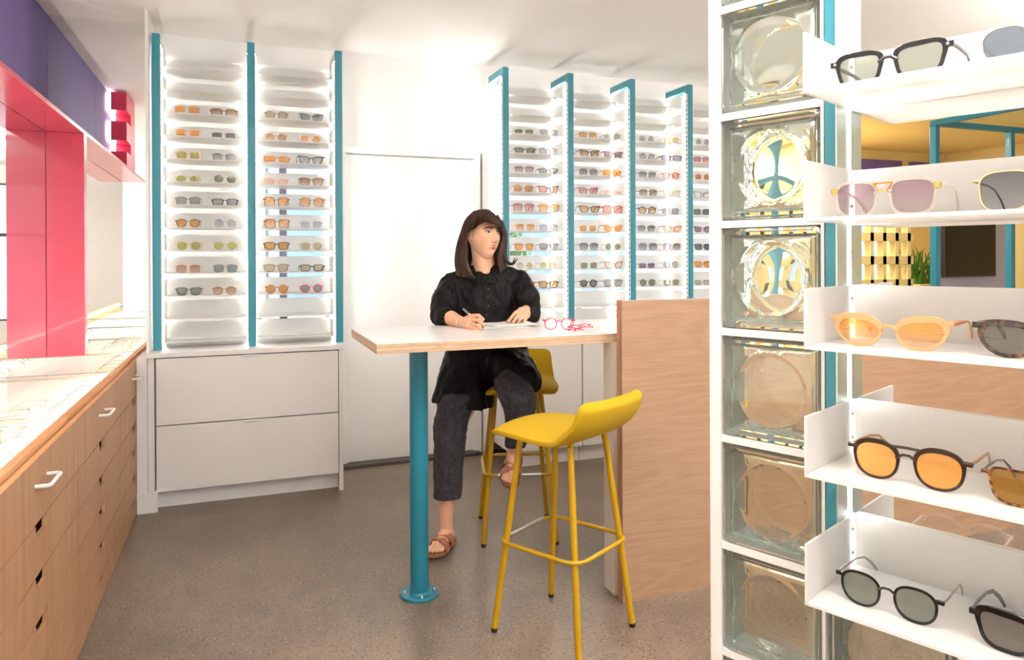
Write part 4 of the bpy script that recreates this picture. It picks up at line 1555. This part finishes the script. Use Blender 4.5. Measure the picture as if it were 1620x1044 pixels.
SKIN = NT('skin')
_b = SKIN.bsdf()
_at = SKIN.n('ShaderNodeVertexColor'); _at.layer_name = 'tone'
SKIN.l(_at.outputs['Color'], _b.inputs['Base Color'])
_b.inputs['Roughness'].default_value = .48
_b.inputs['Subsurface Weight'].default_value = .12
_b.inputs['Subsurface Radius'].default_value = (.012, .005, .003)
SKIN = SKIN.surf(_b.outputs[0])
LIPC, SK0, SKR = Vector(srgb('#a8504c')[:3]), Vector(srgb('#e3b090')[:3]), Vector(srgb('#cf8a70')[:3])


def paint(me):
    ca = me.color_attributes.new('tone', 'FLOAT_COLOR', 'POINT')
    inv = HM.transposed()
    for v, c in zip(me.vertices, ca.data):
        p = inv @ (v.co - HC)
        col = SK0.copy()
        if p.length < .14:
            if p.y > .05:
                zm = p.z - 5 * p.x * p.x
                lip = max(g2(zm + .0520, .0050), g2(zm + .0636, .0058)) * g2(p.x, .0190) ** 2 * (1 if abs(p.x) < .024 else 0)
                col = col.lerp(LIPC, min(1, lip * 1.1))
                ch = g2(abs(p.x) - .04, .02) * g2(p.z + .025, .02) * .35 + g2(p.x, .014) * g2(p.z + .028, .012) * .3
                col = col.lerp(SKR, ch)
            elif abs(p.x) > .07: col = col.lerp(SKR, .6)
        elif v.co.z > 1.0 and v.co.z < 1.2:
            col = col.lerp(SKR, .25)
        c.color = (*col, 1)


BODY = fuse('body', body, .0021, 2, SKIN, paint)
tag(BODY, 'warm light skin')

# face details
EYEW = plain('eye_white', '#ded7d0', .25); IRIS = plain('iris_brown', '#3d2a1c', .15); HAIRD = plain('brow_hair', '#33221a', .7)
for sx in (-1, 1):
    ec = Vector((sx * .0305, .0765, .0105))
    e = MB().ball(H(*ec), 1, 16, (.0142, .0074, .0050), HM).build('eye', EYEW, BODY, False, smooth=True)
    gz = Vector((.0022, .0066, .0002))
    MB().ball(H(*(ec + gz)), 1, 14, (.0056, .0022, .0049), HM).build('iris', IRIS, BODY, False, smooth=True)
    lp = MB()
    pts = [H(ec.x + u * .0160, ec.y + .0068 - abs(u) ** 2 * .0050 - (.002 if u * sx > 0 else 0) * abs(u), ec.z + .0050 * (1 - u * u) + .0002 + (.0012 * u * sx)) for u in (-1, -.6, -.2, .2, .6, 1)]
    lp.tube(pts, [.0007, .0017, .0021, .0021, .0017, .0008], 8)
    lp.build('eyelashes', HAIRD, BODY, False, smooth=True)
    bp = MB()
    pts = [H(sx * x, y, z) for x, y, z in ((.013, .0935, .0265), (.023, .0925, .0300), (.034, .0880, .0315), (.044, .0800, .0300), (.052, .0700, .0250))]
    bp.tube(pts, [.0030, .0040, .0038, .0030, .0012], 8, sx=.6, up=FUP)
    bp.build('eyebrow', HAIRD, BODY, False, smooth=True)

# ---------------------------------------------------------------- hair: a cap and many falling locks
def hair_mat():
    t = NT('brown_hair')
    b = t.bsdf(); b.inputs['Roughness'].default_value = .5; b.inputs['Specular IOR Level'].default_value = .3
    t.l(t.ramp(t.noise(t.coord(scale=(1, 1, .12)), 90, 2), [(.3, srgb('#211209')), (.55, srgb('#341d12')), (.8, srgb('#4f301f'))]), b.inputs['Base Color'])
    return t.surf(b.outputs[0])


hair = MB()
# cap over the skull, leaving the face free
nq, na = 48, 26
cv, ok = [], {}
for i in range(na + 1):
    for j in range(nq):
        q = -PI + 2 * PI * j / nq
        # lower edge: high over the forehead, low behind
        fr_ = max(0, math.cos(q)) ** .8
        lo = float(np.interp(abs(q), [0, .45, .8, 1.05, 1.3, 1.7, 2.0, 2.4, 3.15], [.53, .52, .46, .36, .22, .14, .05, -.35, -.62])) + .015 * math.sin(q * 17)
        a = lo + (PI / 2 - lo) * i / na
        p = head_point(q * .999, min(a, PI / 2 - .002))
        d = p.normalized()
        cv.append(H(*(p + d * (.006 + .008 * math.sin(PI * min(1, i / na * 1.0)) ** .5 + .006 * (i / na)))))
cf = []
for i in range(na):
    for j in range(nq):
        j2 = (j + 1) % nq
        cf.append((i * nq + j, i * nq + j2, (i + 1) * nq + j2, (i + 1) * nq + j))
hair.add(cv, cf)


def guide(*pts): return [atW(*p) for p in pts]


def locks(ga, gb, n, r, jit=.004, flat=.55, rt=.25):
    for k in range(n):
        s = (k + rnd.uniform(-.3, .3)) / max(1, n - 1)
        P = []
        ph = rnd.uniform(0, 6)
        for i, (a, b) in enumerate(zip(ga, gb)):
            p = a.lerp(b, s)
            u = i / (len(ga) - 1)
            p = p + Vector((rnd.uniform(-1, 1), rnd.uniform(-1, 1), rnd.uniform(-.6, .6))) * jit * (.4 + u)
            P.append(p)
        # smooth with Catmull-Rom
        Q = []
        for i in range(len(P) - 1):
            p0, p1, p2, p3 = P[max(i - 1, 0)], P[i], P[i + 1], P[min(i + 2, len(P) - 1)]
            for m in range(4):
                t = m / 4
                Q.append(.5 * ((2 * p1) + (p2 - p0) * t + (2 * p0 - 5 * p1 + 4 * p2 - p3) * t * t + (3 * p1 - p0 - 3 * p2 + p3) * t ** 3))
        Q.append(P[-1])
        N = len(Q)
        R = [r * (.55 + .55 * math.sin(PI * min(1, (i / (N - 1)) * .8 + .15))) * (1 if i < N * .75 else 1 - (1 - rt) * (i - N * .75) / (N * .25)) for i in range(N)]
        hair.tube(Q, R, 7, sx=flat)


# image-left curtain: from the parting over the crown, behind the ear, to the shoulder
locks(guide((753, 335, 3.47), (738, 350, 3.46), (727, 383, 3.47), (722, 413, 3.48), (722, 436, 3.46)), guide((757, 336, 3.44), (743, 352, 3.42), (736, 378, 3.44), (735, 408, 3.43), (748, 440, 3.42)), 20, .0085)
locks(guide((752, 335, 3.50), (736, 352, 3.53), (727, 388, 3.56), (722, 418, 3.56), (726, 440, 3.55)), guide((758, 334, 3.52), (752, 350, 3.60), (748, 390, 3.62), (745, 420, 3.60), (748, 438, 3.57)), 16, .0095)
locks(guide((757, 336, 3.43), (747, 349, 3.405), (741, 362, 3.41), (737.5, 374, 3.425), (737, 392, 3.43), (738, 418, 3.42), (747, 441, 3.42)), guide((755, 336, 3.45), (742, 356, 3.42), (735, 384, 3.43), (733, 400, 3.43), (732, 412, 3.43), (738, 428, 3.42), (753, 440, 3.40)), 9, .0060)
# back of the head down to the shoulders
locks(guide((758, 334, 3.55), (750, 352, 3.62), (748, 390, 3.64), (748, 420, 3.61), (752, 434, 3.59)), guide((775, 336, 3.55), (790, 352, 3.60), (795, 390, 3.61), (797, 415, 3.59), (796, 428, 3.57)), 18, .010)
# fringe swept from the parting across the forehead to the far temple
locks(guide((755, 337, 3.43), (767, 343, 3.395), (781, 350, 3.385), (791, 357, 3.40), (794, 366, 3.43)), guide((757, 334, 3.47), (772, 336, 3.45), (787, 345, 3.44), (795, 356, 3.46), (797, 370, 3.49)), 16, .0080)
locks(guide((755, 338, 3.42), (762, 346, 3.39), (772, 350.5, 3.378), (783, 353.5, 3.38), (792, 359, 3.40)), guide((756, 336, 3.44), (768, 342, 3.40), (780, 348, 3.385), (790, 355, 3.395), (795, 364, 3.42)), 8, .0055)
# short wisps in front of the ear
locks(guide((755, 338, 3.41), (749, 346, 3.390), (744.5, 357, 3.388), (741, 369, 3.405)), guide((757, 338, 3.41), (754, 344, 3.382), (751, 351, 3.374), (747, 362, 3.380)), 9, .0055)
locks(guide((757, 338, 3.405), (757, 343, 3.380), (754, 349, 3.372), (750, 357, 3.375)), guide((759, 338, 3.405), (764, 343, 3.378), (768, 346, 3.372), (773, 349, 3.372)), 7, .0042)
# image-right side: behind the cheek, down to the shoulder and out in a flick
locks(guide((785, 340, 3.48), (796, 360, 3.48), (795, 388, 3.475), (789, 410, 3.45), (790, 432, 3.42)), guide((784, 342, 3.54), (799, 366, 3.54), (799, 392, 3.53), (798, 410, 3.50), (802, 424, 3.47)), 16, .0080)
locks(guide((786, 345, 3.50), (798, 370, 3.50), (797, 394, 3.49), (799, 411, 3.47), (809, 417, 3.45), (815, 408, 3.44)), guide((786, 345, 3.54), (799, 372, 3.54), (799, 396, 3.52), (803, 414, 3.49), (812, 418, 3.47), (818, 409, 3.46)), 8, .0055)
locks(guide((782, 352, 3.56), (781, 376, 3.575), (780, 402, 3.57), (783, 432, 3.50)), guide((790, 352, 3.55), (793, 378, 3.55), (792, 404, 3.54), (793, 430, 3.47)), 12, .0090)
hair.build('hair', hair_mat(), PER, smooth=True)

# ---------------------------------------------------------------- clothing
def cloth_fold(me, amp, sc, seed, zdep=None):
    me.update()
    n = len(me.vertices)
    co = np.empty(n * 3, np.float32); no = np.empty(n * 3, np.float32)
    me.vertices.foreach_get('co', co); me.vertices.foreach_get('normal', no)
    co = co.reshape(-1, 3); no = no.reshape(-1, 3)
    d = np.array([noise.fractal((p[0] * sc[0] + seed, p[1] * sc[1], p[2] * sc[2]), 1.0, 2.0, 3) for p in co.tolist()], np.float32)
    co = co + no * (d * amp)[:, None]
    me.vertices.foreach_set('co', co.ravel())
    me.update()


def ering(px, py, w, a, b, n=28, tilt=0.0, lift=0.0):
    """ellipse: half width a across the picture, half depth b into the room"""
    c = atW(px, py, w)
    return [c + HR * (a * math.cos(2 * PI * k / n)) + HF * (b * math.sin(2 * PI * k / n)) + UP * (tilt * math.cos(2 * PI * k / n) + lift * math.sin(2 * PI * k / n)) for k in range(n)]


px_m = 3.55 / FPX
sh = MB()
sh.loft([ering(769, 423, 3.545, .056, .052), ering(769, 429, 3.55, .080, .070), ering(769, 435, 3.555, .118, .085), ering(769, 443, 3.56, .165, .098), ering(769, 456, 3.565, .205, .115),
         ering(769, 480, 3.57, .200, .130), ering(769, 510, 3.575, .192, .130), ering(771, 540, 3.585, .190, .130), ering(775, 565, 3.595, .198, .138), ering(778, 590, 3.61, .208, .150), ering(780, 606, 3.62, .195, .140)])
sh.cone(atW(716, 448, 3.548), atW(768, 438, 3.55), .054, .072, 20); sh.cone(atW(822, 443, 3.53), atW(768, 438, 3.55), .054, .072, 20)
# long front tail on the image left, hanging over the standing leg
sh.loft([ering(742, 545, 3.54, .105, .075), ering(739, 575, 3.525, .125, .085), ering(735, 605, 3.50, .140, .090), ering(733, 628, 3.485, .146, .092, lift=.0), ering(732, 640, 3.48, .148, .094, tilt=-.018)])
# drape over the raised thigh
sh.cone(atW(790, 566, 3.58), atW(815, 590, 3.42), .115, .104, 20)
sh.cone(atW(815, 590, 3.42), atW(826, 600, 3.36), .104, .086, 20)
# sleeves
sh.cone(atW(714, 450, 3.55), atW(704, 476, 3.48), .058, .064); sh.cone(atW(704, 474, 3.48), atW(702, 497, 3.41), .068, .060); sh.cone(atW(702, 497, 3.41), atW(708, 503, 3.355), .060, .051)
sh.cone(atW(823, 449, 3.52), atW(832, 470, 3.485), .062, .061); sh.cone(atW(832, 468, 3.50), atW(836, 490, 3.49), .058, .054); sh.cone(atW(836, 490, 3.49), atW(837, 498, 3.47), .053, .046)


def shirt_fold(me):
    cloth_fold(me, .015, (10, 10, 4.5), 3)
    cloth_fold(me, .007, (24, 24, 14), 8)


SHIRTM = NT('black_shirt_cloth')
_b = SHIRTM.bsdf(); _b.inputs['Base Color'].default_value = srgb('#0e0b0b'); _b.inputs['Roughness'].default_value = .62; _b.inputs['Specular IOR Level'].default_value = .18
SHIRTM.bump(SHIRTM.noise(SHIRTM.coord(), 420, 2), .15, .001, _b)
SHIRTM = SHIRTM.surf(_b.outputs[0])
SHI = fuse('shirt', sh, .007, 3, SHIRTM, shirt_fold)
# collar: a standing band that folds over into two points
cl = MB()
cc_ = atW(768.5, 431, 3.540)
rows = []
NC = 30
for i in range(NC + 1):
    q = math.radians(9 + 342 * i / NC)            # 0 = front
    fr_ = (1 + math.cos(q)) / 2
    dirv = -HF * math.cos(q) + HR * math.sin(q)
    ins = cc_ + (-HF * math.cos(q) * .066 + HR * math.sin(q) * .064) + UP * (.010 - .040 * fr_ ** 2)
    top = ins + UP * .026 + dirv * .004
    pt = max(0, 1 - min(abs(math.degrees(q) - 24), abs(math.degrees(q) - 336)) / 34)
    low = top + dirv * (.022 + .004 * fr_ + .010 * pt) - UP * (.030 + .014 * pt + .006 * fr_)
    rows.append((ins, top, top + dirv * .006 - UP * .001, low + dirv * .002, low, top - UP * .006 + dirv * .001))
cl.loft([list(r) for r in rows])
cl.build('collar', SHIRTM, SHI, False)
pk = MB()
for y in (446, 459, 472, 485, 500):
    pp = atW(770, y, 3.36)
    # seat each button on the cloth
    best = min((v.co for v in SHI.data.vertices if abs((v.co - pp).dot(HR)) < .006 and abs(v.co.z - pp.z) < .006), key=lambda c: c.dot(HF), default=None)
    if best is None: continue
    MB().lathe(best - HF * .0008, [(.0052, 0), (.0052, .0016), (.0035, .0022), (.0008, .0022)], 12, axis=-HF).build('button', plain('button_black', '#2c2728', .3) if 'button_black' not in bpy.data.materials else bpy.data.materials['button_black'], SHI, False)

# jeans
jn = MB()


def leg_loft(K):
    jn.loft([ering(*k) for k in K])


jn.cone(hip - HR * .06, hip + HR * .06, .108, .108, 20)
jn.cone(hpL, atW(722, 640, 3.46), .098, .082, 20)
leg_loft([(724, 620, 3.47, .092, .09), (716, 660, 3.43, .082, .082), (711, 690, 3.405, .078, .080), (710, 715, 3.41, .074, .076), (709, 745, 3.42, .072, .072), (708, 770, 3.428, .066, .070), (707.5, 786, 3.43, .0635, .068)])
jn.cone(hpR, atW(812, 610, 3.34), .100, .084, 20)
jn.cone(atW(812, 610, 3.34), atW(818, 628, 3.262), .082, .075, 20)
jn.cone(atW(819, 628, 3.25), atW(822, 645, 3.29), .076, .074, 20)
leg_loft([(819, 632, 3.28, .070, .070), (820, 655, 3.325, .066, .068), (818, 680, 3.375, .058, .062), (816, 698, 3.41, .0515, .057), (815, 706, 3.42, .050, .056)])


def jean_fold(me):
    cloth_fold(me, .007, (14, 14, 9), 21)
    cloth_fold(me, .003, (34, 34, 34), 5)


JEANM = NT('charcoal_denim')
_b = JEANM.bsdf(); _b.inputs['Roughness'].default_value = .85
JEANM.l(JEANM.ramp(JEANM.noise(JEANM.coord(), 60, 4), [(.35, srgb('#2d2b2f')), (.7, srgb('#403e44'))]), _b.inputs['Base Color'])
JEANM = JEANM.surf(_b.outputs[0])
fuse('jeans', jn, .006, 3, JEANM, jean_fold)

# sandals
LEA = plain('tan_leather', '#a9664a', .5, bumpy=.15, bscale=250); SOLE = plain('sandal_sole', '#8a5a3c', .6)
for F_, sd in ((footL, 'standing foot'), (footR, 'raised foot')):
    b = -.062
    O = [(-.078, 0), (-.070, .026), (-.040, .034), (.0, .033), (.05, .038), (.09, .046), (.13, .046), (.155, .036), (.163, .020), (.158, -.004), (.140, -.028), (.11, -.044), (.07, -.044), (.03, -.036), (-.04, -.032), (-.070, -.024)]
    so = MB().loft([[F_.p(f, l, b - .016 + dz) for f, l in O] for dz in (0, .006, .0135, .0165)]).build('sandal_sole', SOLE, PER)
    st = MB()
    for (f0, f1, tw_) in ((.030, .066, .020), (.062, .100, -.014)):
        # wide crossing band arched over the instep
        rings = []
        for i in range(13):
            q = PI * i / 12
            f = (f0 + f1) / 2 + tw_ * math.cos(q)
            hw_ = .046
            arch = .060 - .22 * max(0, f - .03)
            c_l, c_u = hw_ * math.cos(q), b - .004 + arch * math.sin(q) ** .8
            half = (f1 - f0) / 2 * 1.15
            o_ = Vector((0, math.cos(q), math.sin(q)))
            ring = []
            for df, dn in ((-half, 0), (half, 0), (half, .0028), (-half, .0028)):
                ring.append(F_.p(f + df, c_l + o_.y * dn, c_u + o_.z * dn))
            rings.append(ring)
        st.loft(rings)
    st.build('sandal_strap', LEA, PER)
# thin pale band on the writing wrist
bd = (wrL - elL).normalized()
MB().tube([wrL - bd * .006 + (bd.orthogonal().normalized() * math.cos(2 * PI * k / 20) + bd.cross(bd.orthogonal().normalized()) * math.sin(2 * PI * k / 20)) * .0262 for k in range(20)], .0012, 6, closed=True).build('bracelet', plain('cream_band', '#e8dccb', .4), PER, smooth=True)

# ---------------------------------------------------------------- pen and papers
pn = thing('pen', 'silver and clear pen held by the seated person over the paper', 'pen', pen_tip)
MB().tube([pen_top + pd * .035, pen_tip - pd * .028], .0044, 12).build('barrel', plain('pen_pale', '#d8d3cd', .2), pn, smooth=True)
MB().tube([pen_tip - pd * .028, pen_tip - pd * .008, pen_tip], [.0046, .0034, .0007], 12).build('grip_tip', plain('pen_black', '#17161a', .35), pn, smooth=True)
MB().tube([pen_top, pen_top + pd * .036], .0052, 12).build('cap', plain('pen_smoke', '#4a4a50', .15), pn, smooth=True)
ex_ = pd.cross(UP).normalized()
MB().tube([pen_top + ex_ * .005 + pd * .002, pen_top + ex_ * .0085 + pd * .004, pen_top + ex_ * .0085 + pd * .040], .0014, 8).build('clip', STEEL, pn, smooth=True)


def sheet(name, corners, h0, curl, nn, label):
    m = MB()
    P = [Vector((*c, 0)) for c in corners]
    top, bot = [], []
    for i in range(nn + 1):
        for j in range(nn + 1):
            u, v = i / nn, j / nn
            p = (P[0] * (1 - u) + P[1] * u) * (1 - v) + (P[3] * (1 - u) + P[2] * u) * v
            z = TZ + h0 + curl * (u ** 3) * (.4 + .6 * v) + .0015 * math.sin(u * 5 + v * 4) ** 2
            top.append((p.x, p.y, z)); bot.append((p.x, p.y, z - .0006))
    k = len(top); n1_ = nn + 1
    fs = []
    for i in range(nn):
        for j in range(nn):
            a = i * n1_ + j
            fs += [(a, a + n1_, a + n1_ + 1, a + 1), (k + a, k + a + 1, k + a + n1_ + 1, k + a + n1_)]
    for i in range(nn):
        for a, b in ((i * n1_, (i + 1) * n1_), (i * n1_ + nn, (i + 1) * n1_ + nn), (i, i + 1), (nn * n1_ + i, nn * n1_ + i + 1)):
            fs.append((a, b, k + b, k + a))
    m.add(top, []); m.add(bot, []); m.f += fs; m.m += [0] * len(fs)
    return m


PAP = plain('paper_white', '#f4f3f1', .7)
c0 = [(.985, 2.985), (1.20, 2.945), (1.29, 3.235), (1.075, 3.275)]
o = sheet('paper', c0, .0012, .0, 8, '').build('paper_sheet', PAP, None)
tag(o, 'white paper sheet under the pen, lower sheet of the two on the table', 'paper', 'papers on the table')
c1 = [(1.06, 2.995), (1.275, 3.02), (1.265, 3.25), (1.05, 3.23)]
o = sheet('paper', c1, .0040, .010, 8, '').build('paper_sheet', PAP, None)
tag(o, 'white paper sheet with a curled edge, lying on top near the resting hand', 'paper', 'papers on the table')
# ---------------------------------------------------------------- light
w = bpy.data.worlds.new('sky'); S.world = w; w.use_nodes = True
nt = w.node_tree; nt.nodes.clear()
bg = nt.nodes.new('ShaderNodeBackground'); ou = nt.nodes.new('ShaderNodeOutputWorld')
bg.inputs['Color'].default_value = (.80, .90, 1.0, 1); bg.inputs['Strength'].default_value = 3.4
nt.links.new(bg.outputs[0], ou.inputs[0])


def area(name, loc, size, power, col=(1, .98, .955), rot=(0, 0, 0), sy=None):
    l = bpy.data.lights.new(name, 'AREA'); l.energy = power; l.color = col
    l.shape = 'RECTANGLE'; l.size = size; l.size_y = sy or size
    o = bpy.data.objects.new(name, l); COL.objects.link(o); o.location = loc; o.rotation_euler = rot
    return o


for x, y, p in ((.35, .3, 30), (.4, 1.4, 4), (.7, -.6, 4), (2.4, .6, 4), (3.6, 1.7, 5), (4.4, -.8, 4)):  # first entry is an added fill that brightens the near rack's shelves
    area('ceiling_lamp_and_fill', (x, y, CEIL - .01), .5, p)
for x, y, p in ((1.0, .9, 62), (1.3, -1.2, 62), (2.6, .9, 62), (3.0, -1.2, 62), (4.6, 1.8, 95)):     # added fill lights without fixtures, aimed up to brighten the ceiling
    area('ceiling_fill_light', (x, y, 2.3), 1.2, p, rot=(PI, 0, 0), sy=.12)
area('ceiling_lamp_and_fill', (5.4, 5.6, 2.6), .9, 75, (1, .95, .88))
S.view_settings.view_transform = 'Standard'
S.view_settings.look = 'None'
S.view_settings.exposure = 0.22
S.view_settings.gamma = 1
S.view_settings.use_curve_mapping = False
